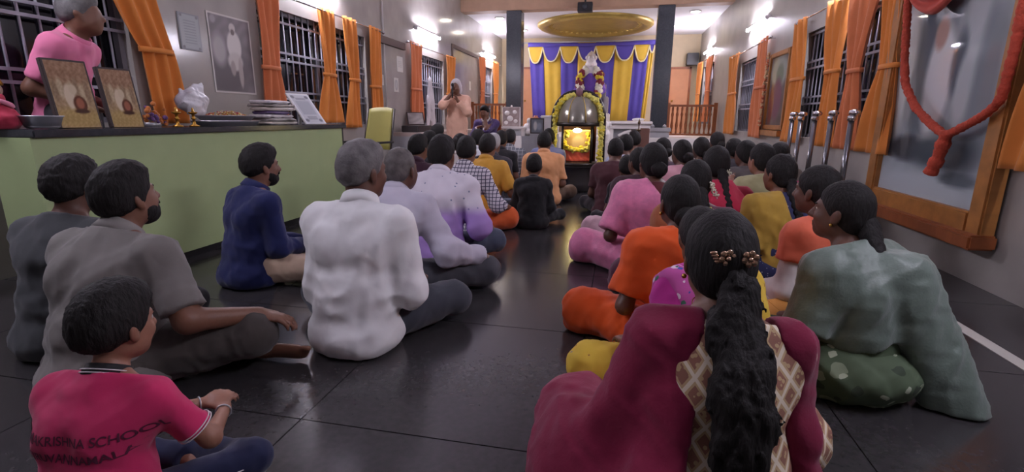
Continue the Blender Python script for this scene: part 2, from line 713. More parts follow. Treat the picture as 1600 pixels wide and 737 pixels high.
M_CHROME = mat('chrome', '#d8d8dc', 0.12, 1.0)
M_STEEL = mat('steel', '#b4b5b8', 0.38, 0.6)
M_BLACK = mat('black_plastic', '#1a1a1c', 0.4)
M_WOOD = mat('brown_wood', '#8a4b25', 0.45, var=0.2, vscale=12, stretch=(1, 1, 0.15))
M_WOOD2 = mat('honey_wood', '#a9713a', 0.4, var=0.2, vscale=10, stretch=(1, 0.2, 1))
M_WOOD3 = mat('red_wood', '#94552f', 0.45, var=0.18, vscale=12)
M_GREEN = mat('green_laminate', '#a8bb86', 0.5, var=0.03)
M_BRASS = mat('brass', '#b58a3c', 0.3, 1.0)
M_GOLD = mat('gold_paint', '#a9904a', 0.42, 0.5, var=0.1)
M_MARBLE = mat('white_marble', '#ebe5df', 0.35, var=0.05)
M_GREYST = mat('grey_stone', '#9a9a9c', 0.5, var=0.06)
M_PEACH = mat('peach_door', '#c98f68', 0.6, var=0.05)
M_TUBE = mat('tube_light', '#ffffff', 0.5, emit='#efeaff', estr=TUBE_POWER)
M_LAMPW = mat('warm_lamp', '#ffffff', 0.5, emit='#fff0d8', estr=60)
M_FIT = mat('lamp_fitting', '#d8d6d8', 0.5)

# ------------------------------------------------------------------ floor
fl = struct('floor', MB().box((XL - 0.2, YB - 0.2, -0.12), (XR + 0.2, YE + 0.2, -0.006)), M_JOINT, 'dark polished granite floor of the hall')
tile = MB().box((-0.4475, -0.4475, -0.012), (0.4475, 0.4475, 0.0)).mesh('floor_tile')
tile.materials.append(M_FLOOR)
for i in range(6):
    for j in range(17):
        t = link('floor_tile', tile, None, fl)
        t.location = (XL + 0.45 + 0.9 * i, YB + 0.45 + 0.9 * j, 0)
tile2 = MB().box((-0.2375, -0.4475, -0.012), (0.2375, 0.4475, 0.0)).mesh('edge_tile')
tile2.materials.append(M_FLOOR)
for j in range(17):
    t = link('floor_tile', tile2, None, fl)
    t.location = (XR - 0.24, YB + 0.45 + 0.9 * j, 0)
struct('trim_1', MB().box((1.702, YB, -0.012), (1.768, 12.0, 0.0015)), M_STRIP, 'pale marble inlay line along the right of the dark floor')

# ------------------------------------------------------------------ walls with window openings
def wall_y(name, x0, x1, z1, openings, m, label):
    mb = MB()
    y = YB
    for (a, b, za, zb) in openings:
        mb.box((x0, y, 0), (x1, a, z1))
        mb.box((x0, a, 0), (x1, b, za))
        mb.box((x0, a, zb), (x1, b, z1))
        y = b
    mb.box((x0, y, 0), (x1, YE, z1))
    return struct(name, mb, m, label)

WL = [(1.0, 3.32, 0.95, 2.15), (4.78, 7.05, 0.9, 2.14), (8.75, 10.45, 0.86, 2.16), (13.35, 14.7, 0.95, 2.4)]
WR = [(1.4, 3.15, 0.8, 2.05), (4.95, 7.1, 0.8, 2.05), (8.95, 10.55, 0.8, 2.05), (13.5, 15.0, 0.9, 2.4)]
ZC, ZS = 3.75, 3.42
wall_y('wall_left', XL - 0.2, XL, ZC, WL, M_WALLT, 'grey tiled wall with grilled windows on the left')
wall_y('wall_right', XR, XR + 0.2, ZC, WR, M_WALLR, 'grey wall with grilled windows on the right')
struct('wall_far', MB().box((XL - 0.2, YE, 0), (XR + 0.2, YE + 0.2, ZC)), M_CREAM, 'cream end wall behind the stage')
struct('wall_near', MB().box((XL - 0.2, YB - 0.2, 0), (XR + 0.2, YB, ZC)), M_WALLR, 'wall at the near end of the hall')
struct('ceiling', MB().box((XL - 0.2, YB - 0.2, ZC), (XR + 0.2, 12.0, ZC + 0.1)), M_LILAC, 'plain ceiling of the hall')
struct('ceiling_stage', MB().box((XL - 0.2, 12.0, ZS), (XR + 0.2, YE + 0.2, ZS + 0.43)), M_WHITE, 'white lowered ceiling above the stage')
struct('trim_2', MB().bbox((XL, 11.72, 3.385), (XR, 12.06, ZC), 0.01), M_BEAM, 'tan beam across the hall in front of the stage')
struct('floor_stage', MB().bbox((XL, 11.5, 0), (XR, YE, 0.60), 0.008), M_MARBLE, 'raised pale stage platform at the far end')
M_TRIMB = mat('brown_trim', '#5d4a42', 0.6)
struct('trim_3', MB().box((XL, 11.0, 2.52), (XL + 0.03, 13.1, 2.60)).box((XL, 11.0, 2.2), (XL + 0.03, 11.06, 2.52)), M_TRIMB, 'brown strip over the plain panel of the left wall')
struct('trim_4', MB().box((XL, 7.2, 2.13), (XL + 0.05, 8.4, 2.24)), M_TRIMB, 'dark lintel strip above the notices on the left wall')
pipe = MB().tube([(XL + 0.025, 7.62, 0.87), (XL + 0.025, 7.62, ZC)], 0.014, 8)
struct('trim_5', pipe, mat('pipe_paint', '#b9b4b0', 0.5), 'thin pale pipe running up the left wall')

def window(n, X, side, y0, y1, z0, z1, label, bars=0.115, pairs=(1.20, 1.28, 1.62, 1.70, 2.02)):
    """side = +1 when the room lies towards +X"""
    g = X - side * 0.06
    mb = MB()
    w = 0.04
    for lo, hi in (((y0, z0), (y1, z0 + w)), ((y0, z1 - w), (y1, z1)), ((y0, z0), (y0 + w, z1)), ((y1 - w, z0), (y1, z1)), (((y0 + y1) / 2 - 0.02, z0), ((y0 + y1) / 2 + 0.02, z1))):
        mb.box((min(g, g - side * 0.05), lo[0], lo[1]), (max(g, g - side * 0.05), hi[0], hi[1]))
    root = struct('window_%d' % n, mb, M_FRAME, label)
    MB().box((min(X - side * 0.14, X - side * 0.15), y0, z0), (max(X - side * 0.14, X - side * 0.15), y1, z1)).build('pane', M_PANE, root)
    me = MB().tube([(0, 0, z0), (0, 0, z1)], 0.009, 8).mesh('bar')
    me.materials.append(M_GRILLE)
    k = int((y1 - y0) / bars)
    for i in range(1, k):
        b = link('bar', me, None, root)
        b.location = (g + side * 0.012, y0 + (y1 - y0) * i / k, 0)
    me2 = MB().box((-0.006, y0, -0.011), (0.006, y1, 0.011)).mesh('rail')
    me2.materials.append(M_GRILLE)
    for z in pairs:
        if z0 < z < z1:
            b = link('rail', me2, None, root)
            b.location = (g + side * 0.024, 0, z)
    return root

for i, (a, b, za, zb) in enumerate(WL):
    window(i + 1, XL, 1, a, b, za, zb, ['grilled dark window behind the counter at far left', 'wide grilled window between orange curtains on the left wall',
           'grilled window on the left wall behind the standing speaker', 'small grilled window on the left wall beside the stage'][i])
for i, (a, b, za, zb) in enumerate(WR):
    window(i + 5, XR, -1, a, b, za, zb, ['grilled window nearest the camera on the right wall', 'grilled window behind the chrome posts on the right wall',
           'grilled window on the right wall below the nearer tube light', 'grilled window on the right wall beside the stage'][i])

# doors in the end wall
for i, (xa, xb) in enumerate(((817, 835), (1049, 1072))):
    p0, p1 = at(xa, 108, YE - 0.04), at(xb, 108, YE - 0.04)
    z1 = p0[2]
    d = struct('door_%d' % (i + 1), MB().bbox((p0[0], YE - 0.05, 0.6), (p1[0] + 0.1, YE - 0.005, z1), 0.006), M_PEACH,
               ['peach door left of the striped backdrop', 'peach door right of the striped backdrop'][i])
    MB().box((p0[0] - 0.06, YE - 0.06, 0.6), (p0[0], YE - 0.002, z1 + 0.06)).box((p1[0] + 0.1, YE - 0.06, 0.6), (p1[0] + 0.16, YE - 0.002, z1 + 0.06)).box((p0[0] - 0.06, YE - 0.06, z1), (p1[0] + 0.16, YE - 0.002, z1 + 0.06)).build('door_frame', M_WOOD3, d)
    MB().sphere((p0[0] + 0.08, YE - 0.07, 1.55), 0.03).build('knob', M_BRASS, d)

# ------------------------------------------------------------------ tube lights
def tube_light(label, X, side, Y, z, L=1.2, lit=True):
    r = empty('tube_light', (X, Y, z))
    tag(r, label, 'lamp', 'fluorescent tubes on the walls')
    MB().bbox((min(0, side * 0.045), -L / 2, 0.0), (max(0, side * 0.045), L / 2, 0.05), 0.006).build('batten', M_FIT, r)
    for s in (-1, 1):
        MB().bbox((min(side * 0.03, side * 0.085), s * L / 2 - 0.02, -0.02), (max(side * 0.03, side * 0.085), s * L / 2 + 0.02, 0.035), 0.004).build('end_cap', M_FIT, r)
    MB().tube([(side * 0.065, -L / 2, 0.0), (side * 0.065, L / 2, 0.0)], 0.019, 12).build('tube', M_TUBE, r)

for nm, X, sd in (('left', XL, 1), ('right', XR, -1)):
    tube_light('glowing tube light on the %s wall nearest the stage' % nm, X, sd, 14.2, 2.74)
    tube_light('glowing tube light on the %s wall above the grilled window, nearer of two in view' % nm, X, sd, 9.5, 2.56)
    tube_light('tube light high on the %s wall just above the curtains' % nm, X, sd, 5.75, 2.6)
    tube_light('tube light on the %s wall level with the front of the camera' % nm, X, sd, 1.2, 2.6)

# recessed lamps of the stage; the one right of the ring is added fill
for i, (x, y) in enumerate(((-2.75, 14.5), (1.25, 14.5), (-3.0, 12.7), (1.6, 12.7))):
    r = empty('downlight', (x, y, ZS))
    tag(r, ['round white ceiling lamp left of the gold ceiling ring', 'added unseen ceiling lamp right of the gold ceiling ring',
            'round ceiling lamp by the beam at left of the stage', 'round ceiling lamp by the beam at right of the stage'][i], 'lamp', 'round lamps in the stage ceiling')
    MB().lathe([(0.13, 0.0), (0.13, -0.02), (0.10, -0.025), (0.10, -0.005)], 24).build('rim', M_FIT, r)
    MB().lathe([(0.10, -0.015), (0.06, -0.03), (0.0, -0.034)], 24).build('diffuser', M_LAMPW, r)

# ------------------------------------------------------------------ pillars, ring, railings
def pillar(label, cx):
    r = empty('stage_pillar', (cx, 11.95, 0.60))
    tag(r, label, 'pillar', 'black stage pillars')
    MB().bbox((-0.175, -0.175, 0.22), (0.175, 0.175, 2.79), 0.012).build('shaft', M_PILLAR, r)
    MB().bbox((-0.24, -0.24, 0.0), (0.24, 0.24, 0.13), 0.01).build('plinth', M_GREYST, r)
    MB().bbox((-0.27, -0.27, 0.13), (0.27, 0.27, 0.22), 0.012).build('cap_slab', M_GREYST, r)
    for s in (-1, 1):
        MB().lathe([(0.0, 0.30), (0.03, 0.28), (0.05, 0.25), (0.035, 0.22), (0.0, 0.22)], 12, (s * 0.13, -0.22, 0.0)).build('lotus_knob', M_GREYST, r)

pillar('black granite pillar left of the striped backdrop', -2.45)
pillar('black granite pillar right of the striped backdrop', 0.90)

ring = MB().lathe([(1.50, ZS), (1.50, ZS - 0.05), (1.44, ZS - 0.10), (1.36, ZS - 0.13), (1.27, ZS - 0.10), (1.22, ZS - 0.05), (1.12, ZS - 0.04),
                   (1.05, ZS - 0.015), (0.7, ZS - 0.012), (0.0, ZS - 0.010)], 72, (-0.73, 13.95, 0))
ro = empty('ceiling_ring', (0, 0, 0))
tag(ro, 'round golden moulded ring on the stage ceiling', 'ceiling moulding')
ring.build('moulding', M_GOLD, ro)
for k in range(40):
    a = 2 * math.pi * k / 40
    if k == 0:
        pm = MB().sphere((0, 0, 0), (0.07, 0.045, 0.03), 8, 5).mesh('petal')
        pm.materials.append(M_GOLD)
    p = link('petal', pm, None, ro)
    p.location = (-0.73 + 1.17 * math.cos(a), 13.95 + 1.17 * math.sin(a), ZS - 0.04)
    p.rotation_euler = (0, 0, a)

pj = empty('hanging_speaker', (-0.83, 11.6, 3.26))
tag(pj, 'small black box hanging under the beam in front of the gold ring', 'speaker')
MB().bbox((-0.16, -0.10, 0), (0.16, 0.10, 0.19), 0.01).build('case', M_BLACK, pj)
MB().box((-0.02, -0.02, 0.19), (0.02, 0.02, 0.3)).build('bracket', M_BLACK, pj)
MB().lathe([(0.0, 0.0), (0.05, 0.0), (0.06, 0.012)], 16, (0, -0.103, 0.095), M=Matrix.Rotation(math.pi / 2, 4, 'X')).build('lens', M_PILLAR, pj)

def railing(label, x0, x1, Y, z0, z1, mwood):
    r = empty('wood_railing', ((x0 + x1) / 2, Y, z0))
    tag(r, label, 'railing', 'turned wooden railings of the stage')
    w = (x1 - x0) / 2
    MB().bbox((-w, -0.035, z1 - z0 - 0.05), (w, 0.035, z1 - z0), 0.008).build('top_rail', mwood, r)
    MB().bbox((-w, -0.03, 0.04), (w, 0.03, 0.085), 0.006).build('bottom_rail', mwood, r)
    H = z1 - z0 - 0.135
    prof = [(0.018, 0), (0.03, 0.03), (0.018, 0.06), (0.022, 0.15), (0.036, 0.30), (0.022, 0.46), (0.02, 0.62), (0.034, 0.72), (0.018, 0.80), (0.026, 0.93), (0.018, 1.0)]
    me = MB().lathe([(a, b * H) for a, b in prof], 10).mesh('baluster')
    me.materials.append(mwood)
    n = int((x1 - x0) / 0.095)
    for i in range(n + 1):
        b = link('baluster', me, None, r)
        b.location = (-w + (2 * w) * i / n, 0, 0.085)
    for s in (-1, 1):
        MB().bbox((s * w - 0.04, -0.04, 0), (s * w + 0.04, 0.04, z1 - z0 + 0.04), 0.006).build('newel_post', mwood, r)

railing('red-brown wooden railing behind the seated speaker, left of the stage', -3.62, -2.72, 12.35, 0.60, 1.36, M_WOOD3)
railing('red-brown wooden railing right of the right black pillar', 1.14, 2.18, 12.35, 0.60, 1.34, M_WOOD3)

# ------------------------------------------------------------------ striped backdrop curtain
bk = empty('stage_backdrop', (0, 15.35, 0.6))
for _s in (-2.9, 1.05):
    MB().tube([(_s, 0.04, 0.0), (_s, 0.04, 2.62)], 0.018, 8).build('support_pole', M_STEEL, bk)
MB().tube([(-2.95, 0.04, 2.6), (1.1, 0.04, 2.6)], 0.016, 8).build('top_pole', M_STEEL, bk)
tag(bk, 'purple and yellow striped backdrop curtain with scalloped top behind the statue', 'curtain')
M_PUR = mat('backdrop_purple', '#4b3f97', 0.8, bump=0.1, bscale=120, var=0.05)
M_YEL = mat('backdrop_yellow', '#c9a53a', 0.75, bump=0.1, bscale=120, var=0.05)
M_TRIMY = mat('backdrop_trim', '#d9cda0', 0.6)
edges = [826, 848, 875, 902, 930, 960, 990, 1013, 1021]
xs_ = [at(e, 100, 15.35)[0] for e in edges]
xb_ = [xs_[0] + 0.16 + (x - xs_[0]) * (xs_[-1] - xs_[0] - 0.30) / (xs_[-1] - xs_[0]) for x in xs_]
zt_, zb_ = 3.17 - 0.6, 0.96 - 0.6
for i in range(8):
    a0, a1, b0, b1 = xs_[i], xs_[i + 1], xb_[i], xb_[i + 1]
    def fn(u, v, a0=a0, a1=a1, b0=b0, b1=b1, i=i):
        xa = a0 + (a1 - a0) * u
        xb = b0 + (b1 - b0) * u
        return (xb + (xa - xb) * v, 0.018 * math.sin(u * 12.56 + i) * (1 - 0.4 * v), zb_ + (zt_ - zb_) * v)
    MB().grid(fn, 16, 6).build('stripe', M_PUR if i % 2 == 0 else M_YEL, bk, solid=0.004)
MB().grid(lambda u, v: (xs_[0] - 0.02 + (xs_[-1] - xs_[0] + 0.04) * u, -0.03, zt_ - 0.13 + 0.16 * v - 0.05 * math.sin(math.pi * u)), 20, 2).build('top_band', M_PUR, bk, solid=0.006)
for i in range(8):
    a0, a1 = xs_[i], xs_[i + 1]
    w = a1 - a0
    dep = 0.44 if i % 2 == 0 else 0.40
    if i == 7: dep = 0.2
    def fs(u, v, a0=a0, w=w, dep=dep):
        edge = dep * (1 - abs(2 * u - 1) ** 2.6) + 0.02
        return (a0 + w * u, -0.045 - 0.02 * math.sin(math.pi * u) * (1 - v), zt_ - 0.10 - edge * (1 - v))
    sc = MB().grid(fs, 16, 6).build('scallop', M_YEL if i % 2 == 0 else M_PUR, bk, solid=0.006)
    pts = [Vector(fs(j / 16, 0)) + Vector((0, -0.006, 0)) for j in range(17)]
    MB().tube(pts, 0.022, 6).build('scallop_trim', M_TRIMY, sc)

# ------------------------------------------------------------------ wall curtains
CURT_N = [0]
def curtain(label, X, side, yt0, yt1, ym0, ym1, yb0, yb1, zt, zb, ztie, m, n=3, gap=0.085):
    CURT_N[0] += 1
    ph = CURT_N[0] * 1.3
    r = empty('orange_curtain', (X, (yb0 + yb1) / 2, zb))
    tag(r, label, 'curtain', 'orange window curtains')
    yc = (yb0 + yb1) / 2
    tm = (ztie - zb) / (zt - zb)
    def ends(v):
        if v < tm:
            t = v / tm
            t = t ** 1.3
            return yb0 + (ym0 - yb0) * t, yb1 + (ym1 - yb1) * t
        t = (v - tm) / (1 - tm)
        t = t ** 0.8
        return ym0 + (yt0 - ym0) * t, ym1 + (yt1 - ym1) * t
    def fn(u, v):
        a, b = ends(v)
        w = abs(b - a)
        amp = min(0.026, 0.075 * w) * (1.0 if v < tm else 0.9)
        x = side * (gap + amp * math.sin(2 * math.pi * n * u + ph + 0.8 * math.sin(3 * v + ph)) + 0.012 * math.sin(5 * u + 7 * v + ph))
        return (x, a + (b - a) * u - yc, v * (zt - zb))
    MB().grid(fn, 44, 30).build('cloth', m, r, solid=0.004)
    a, b = ends(tm)
    a -= yc; b -= yc
    pts = [(side * (gap + 0.045 * math.sin(q)), (a + b) / 2 + (abs(b - a) / 2 + 0.012) * math.cos(q), ztie - zb) for q in [2 * math.pi * i / 24 for i in range(24)]]
    mb = MB()
    k = len(pts)
    mb.add([(p[0], p[1], p[2] - 0.02) for p in pts] + [(p[0], p[1], p[2] + 0.02) for p in pts], [(i, (i + 1) % k, k + (i + 1) % k, k + i) for i in range(k)], True)
    mb.build('tieback', m, r, solid=0.004)
    return r

def rod(label, X, side, y0, y1, z, gap=0.085):
    r = empty('curtain_rod', (X, (y0 + y1) / 2, z))
    tag(r, label, 'curtain rod', 'chrome curtain rods')
    w = (y1 - y0) / 2
    MB().tube([(side * gap, -w, 0), (side * gap, w, 0)], 0.011, 8).build('pole', M_CHROME, r)
    for s in (-1, 1):
        MB().sphere((side * gap, s * w, 0), 0.024).build('finial', M_CHROME, r)
        MB().box((min(0, side * gap), s * (w - 0.1) - 0.008, -0.008), (max(0, side * gap), s * (w - 0.1) + 0.008, 0.008)).build('bracket', M_CHROME, r)

ZT = 2.30
# left wall, near to far
curtain('orange curtain at far left beside the man in the pink shirt, tied back', XL, 1, 2.95, 3.45, 3.32, 3.60, 3.33, 3.66, ZT, 0.94, 1.5, M_OR1)
curtain('wide orange curtain right of the framed poster on the left wall', XL, 1, 4.66, 5.0, 4.68, 4.95, 4.66, 5.0, ZT, 0.95, 1.5, M_OR2)
curtain('orange curtain at the end of the green counter, flaring at the bottom', XL, 1, 5.80, 6.12, 5.80, 6.06, 5.62, 6.18, ZT, 0.93, 1.52, M_OR1)
curtain('narrow orange curtain in the middle of the wide left window', XL, 1, 6.34, 6.72, 6.42, 6.68, 6.28, 6.68, ZT, 0.86, 1.5, M_OR1)
curtain('orange curtain behind the olive chair', XL, 1, 7.02, 7.42, 7.0, 7.3, 6.92, 7.36, ZT, 0.90, 1.45, M_OR1)
curtain('coral curtain left of the white hanging cloth on the left wall', XL, 1, 8.48, 9.02, 8.5, 8.95, 8.40, 9.0, ZT, 0.86, 1.5, M_OR2)
curtain('orange curtain right behind the standing speaker', XL, 1, 10.45, 10.95, 10.4, 10.8, 10.5, 10.95, ZT, 0.88, 1.5, M_OR1)
curtain('orange curtain left side of the small left window by the stage', XL, 1, 13.12, 13.6, 13.15, 13.5, 13.1, 13.55, 2.58, 0.95, 1.7, M_OR2)
curtain('orange curtain right side of the small left window by the stage', XL, 1, 14.55, 15.3, 14.6, 15.1, 14.6, 15.2, 2.62, 0.95, 1.7, M_OR1)
rod('chrome rod over the far left window', XL, 1, 0.9, 3.6, ZT - 0.03)
rod('chrome rod over the wide left window', XL, 1, 4.6, 7.5, ZT - 0.03)
rod('chrome rod over the left window behind the speaker', XL, 1, 8.4, 11.0, ZT - 0.03)
rod('chrome rod over the small left window by the stage', XL, 1, 13.0, 15.35, 2.57)
# right wall, near to far
curtain('orange curtain at the right edge of the photo beside the big framed picture', XR, -1, 2.75, 3.2, 2.95, 3.2, 2.85, 3.36, 2.24, 0.74, 1.45, M_OR1)
curtain('orange curtain just left of the big framed picture, flaring at the bottom', XR, -1, 4.78, 5.12, 4.68, 4.95, 4.56, 5.14, 2.24, 0.73, 1.44, M_OR1)
curtain('coral curtain second to the left of the big framed picture', XR, -1, 5.14, 5.74, 5.30, 5.58, 5.18, 5.60, 2.24, 0.73, 1.46, M_OR2)
curtain('orange curtain third to the left of the big framed picture', XR, -1, 5.82, 6.38, 5.80, 6.14, 5.74, 6.18, 2.24, 0.73, 1.5, M_OR1)
curtain('orange curtain just right of the smaller framed picture on the right wall', XR, -1, 6.95, 7.45, 6.78, 7.25, 6.74, 7.45, 2.22, 0.73, 1.5, M_OR1)
curtain('coral curtain just left of the smaller framed picture on the right wall', XR, -1, 8.5, 9.12, 8.45, 9.0, 8.3, 9.05, 2.24, 0.73, 1.5, M_OR2)
curtain('bright orange curtain left of the far grilled window on the right wall', XR, -1, 10.35, 11.15, 10.4, 11.05, 10.2, 11.05, 2.24, 0.73, 1.5, M_OR1)
curtain('coral curtain nearer side of the right window by the stage', XR, -1, 13.3, 14.0, 13.3, 13.9, 13.3, 13.95, 2.55, 0.95, 1.7, M_OR2)
curtain('orange curtain farther side of the right window by the stage', XR, -1, 14.9, 15.6, 14.9, 15.5, 14.9, 15.5, 2.55, 0.95, 1.7, M_OR1)
rod('chrome rod over the right window nearest the camera', XR, -1, 1.2, 3.3, 2.2)
rod('chrome rod over the right window behind the chrome posts', XR, -1, 4.6, 7.3, 2.2)
rod('chrome rod over the far right window', XR, -1, 8.4, 11.2, 2.2)
rod('chrome rod over the right window by the stage', XR, -1, 13.2, 15.7, 2.52)
# ------------------------------------------------------------------ people
def updir(deg):
    return V3(0, math.sin(RAD(deg)), math.cos(RAD(deg)))

def ik(S, T, a, b, pole):
    v = T - S
    d = np.linalg.norm(v)
    d2 = min(d, (a + b) * 0.995)
    u = v / d
    T2 = S + u * d2
    x = (a * a - b * b + d2 * d2) / (2 * d2)
    hgt = math.sqrt(max(a * a - x * x, 0))
    p = pole - u * (pole @ u)
    return S + u * x + unit(p) * hgt, T2

DEF = dict(sex='m', lean=6, slouch=12, hy=0, hp=0, hr=0, sw=0.168, bulk=1.0, hs=1.0, h=0.011, pose='floor', arms=1.0,
           rh=None, lh=None, rpole=None, lpole=None, rn=None, ln=None, rd=None, ld=None, curl=28, kr=None, kl=None, ar=None, al=None,
           fr=None, fl=None, skin='skin_b', hair='short', hairc='hair_black', eyes=False, beard=None, zt=None, seed=1,
           twist=0, elev=0.0, nk=None, hx=0.0)

def joints(o):
    J = {}
    L, s = o['lean'], o['slouch']
    zp = {'floor': 0.11, 'stand': 0.93, 'chair': 0.52}[o['pose']]
    pel = V3(0, 0, zp)
    d1, d2, d3 = updir(L - 5), updir(L + s * 0.45), updir(L + s)
    J['pel'] = pel
    J['waist'] = pel + 0.145 * d1
    J['chest'] = J['waist'] + 0.165 * d2
    J['nb'] = J['chest'] + 0.155 * d3
    J['d3'] = d3
    Ht = rot('z', o['twist'])
    J['HR'] = Ht @ rot('z', o['hy']) @ rot('y', o['hr']) @ rot('x', o['hp'])
    J['hc'] = J['nb'] + 0.035 * d3 + 0.115 * updir(min(L + s, 30) * 0.6 + 6 if o['nk'] is None else o['nk']) * o['hs'] + V3(o['hx'], 0.012, 0)
    sw = o['sw']
    for n, sg in (('r', 1), ('l', -1)):
        S = J['nb'] - d3 * 0.062 + Ht @ V3(sg * sw, 0.0, 0)
        J['S' + n] = S
        a, b = 0.275 * o['arms'], 0.245 * o['arms']
        if o['pose'] == 'stand':
            T = V3(sg * 0.22, 0.03, 0.86)
            pole = V3(sg * 0.3, -1, 0)
        elif o['pose'] == 'chair':
            T = V3(sg * 0.14, 0.30, 0.62)
            pole = V3(sg * 0.7, -0.6, -0.6)
        else:
            T = V3(sg * 0.13, 0.27, 0.19)
            pole = V3(sg * 0.38, -0.6, -0.75)
        if o[n + 'h'] is not None: T = V3(*o[n + 'h'])
        if o[n + 'pole'] is not None: pole = V3(*o[n + 'pole'])
        J['E' + n], J['W' + n] = ik(S, T, a, b, pole)
        hd = unit(J['W' + n] - J['E' + n])
        J['hd' + n] = unit(hd + V3(-sg * 0.35, 0.25, -0.25)) if o[n + 'd'] is None else unit(V3(*o[n + 'd']))
        nn = V3(0, 0.1, -1.0) if o[n + 'n'] is None else V3(*o[n + 'n'])
        nn = nn - J['hd' + n] * (nn @ J['hd' + n])
        J['hn' + n] = unit(nn)
        J['H' + n] = pel + V3(sg * 0.088, 0.02, -0.005)
        if o['pose'] == 'floor':
            J['K' + n] = V3(sg * 0.33, 0.31, 0.105)
            J['A' + n] = V3(-sg * 0.05, 0.37 + 0.035 * sg, 0.055)
            fd = V3(-sg * 0.9, -0.35, -0.1)
        elif o['pose'] == 'stand':
            J['K' + n] = V3(sg * 0.10, 0.03, 0.5)
            J['A' + n] = V3(sg * 0.10, 0.0, 0.08)
            fd = V3(sg * 0.15, 1, -0.15)
        else:
            J['K' + n] = V3(sg * 0.13, 0.42, 0.52)
            J['A' + n] = V3(sg * 0.12, 0.40, 0.08)
            fd = V3(sg * 0.15, 1, -0.15)
        if o['k' + n] is not None: J['K' + n] = V3(*o['k' + n])
        if o['a' + n] is not None: J['A' + n] = V3(*o['a' + n])
        J['fd' + n] = unit(fd if o['f' + n] is None else V3(*o['f' + n]))
    return J

def torso(J, o, g=0.0, k=0.05):
    b = o['bulk']
    L = o['lean']
    R1 = rot('x', -(L + o['slouch'] * 0.45))
    fem = o['sex'] == 'f'
    P = [E_(J['pel'] + V3(0, -0.012, 0), ((0.168 if fem else 0.16) * b + g, 0.125 * b + g, 0.112 + g), k=k),
         E_(J['waist'], ((0.128 if fem else 0.14) * b + g, 0.105 * b + g, 0.12 + g), rot('x', -L), k=k),
         E_(J['chest'], ((0.142 if fem else 0.158) * b + g, 0.108 * b + g, 0.15 + g), R1, k=k)]
    for n in 'rl':
        P.append(C_(J['nb'] - J['d3'] * 0.045 + V3(0, -0.01, 0), J['S' + n], 0.066 + g, 0.052 + g, k=0.04))
        P.append(C_(J['nb'] + J['d3'] * 0.012, J['nb'] * 0.45 + J['S' + n] * 0.55 + V3(0, 0, 0.006), 0.05 + g, 0.042 + g, k=0.03))
        P.append(C_(J['chest'] + V3(0, -0.035, 0.01) + (J['S' + n] - J['nb']) * 0.42, J['S' + n] + V3(0, -0.02, -0.02), 0.075 * b + g, 0.05 + g, k=0.05))
    if fem:
        for sg in (-1, 1):
            P.append(E_(J['chest'] + V3(sg * 0.068, 0.088 * b, -0.01), 0.058 * b + g, k=0.04))
    return P

def arm(J, o, n, g=0.0, upto=2.0, k=0.025, flare=0.0):
    """upto: 0..1 along the upper arm, 1..2 along the forearm"""
    f = 0.86 if o['sex'] == 'f' else 1.0
    f *= 0.5 + 0.5 * o['bulk'] if o['hs'] < 1.1 else 0.78
    S, E, Wr = J['S' + n], J['E' + n], J['W' + n]
    out = []
    u1 = min(upto, 1.0)
    cut1 = None
    if upto < 1:
        q = S + (E - S) * u1
        cut1 = [(q, unit(E - S))]
    out.append(C_(S, E, 0.054 * f + g, 0.043 * f + g + flare, k=k, cut=cut1))
    if upto > 1:
        u2 = upto - 1
        cut2 = None
        if u2 < 1:
            cut2 = [(E + (Wr - E) * u2, unit(Wr - E))]
        out.append(C_(E, Wr, 0.043 * f + g + flare, 0.028 * f + g + flare * 0.8, k=k, cut=cut2))
    return out

def hand(J, o, n, h):
    sg = 1 if n == 'r' else -1
    f = (0.9 if o['sex'] == 'f' else 1.0) * (0.8 if o['hs'] > 1.1 else 1.0)
    w, d, nn = J['W' + n], J['hd' + n], J['hn' + n]
    t = np.cross(d, nn) * sg
    R = np.stack([t, d, nn], 1)
    mr = 0.62 * h
    P = [E_(w + d * 0.05 * f, (0.041 * f, 0.055 * f, max(0.017 * f, h)), R, k=0.02)]
    for off, ln, base in ((0.028, 0.070, 0.088), (0.0095, 0.078, 0.093), (-0.0095, 0.072, 0.090), (-0.027, 0.056, 0.082)):
        p = w + d * base * f + t * off * f
        dd = d + t * off * 2.0
        ang = RAD(o['curl'] * 0.6)
        for i, q in enumerate((0.45, 0.32, 0.23)):
            dn = unit(dd * math.cos(ang) + nn * math.sin(ang))
            e = p + dn * ln * f * q
            P.append(C_(p, e, max((0.0098 - 0.0008 * i) * f, mr), max((0.009 - 0.0008 * i) * f, mr), k=0.004))
            p = e
            ang += RAD(o['curl'])
    b0 = w + d * 0.022 * f + t * 0.026 * f
    b1 = b0 + unit(t * 0.75 + d * 0.65 + nn * 0.25) * 0.042 * f
    b2 = b1 + unit(t * 0.25 + d * 0.95 + nn * 0.35) * 0.034 * f
    P += [C_(b0, b1, max(0.014 * f, mr), max(0.011 * f, mr), k=0.012), C_(b1, b2, max(0.011 * f, mr), max(0.009 * f, mr), k=0.004)]
    return P

def leg(J, o, n, g=0.0, k=0.035, upto=2.0, kmul=1.0):
    f = 0.96 if o['sex'] == 'f' else 1.0
    if o['hs'] > 1.1: f *= 0.82
    H, K, A = J['H' + n], J['K' + n], J['A' + n]
    cut = None
    if upto < 2:
        cut = [(K + (A - K) * (upto - 1), unit(A - K))]
    return [C_(H, K, 0.088 * f + g, 0.06 * f + g, k=k), C_(K, A, 0.057 * f + g, 0.037 * f + g * kmul, k=k, cut=cut)]

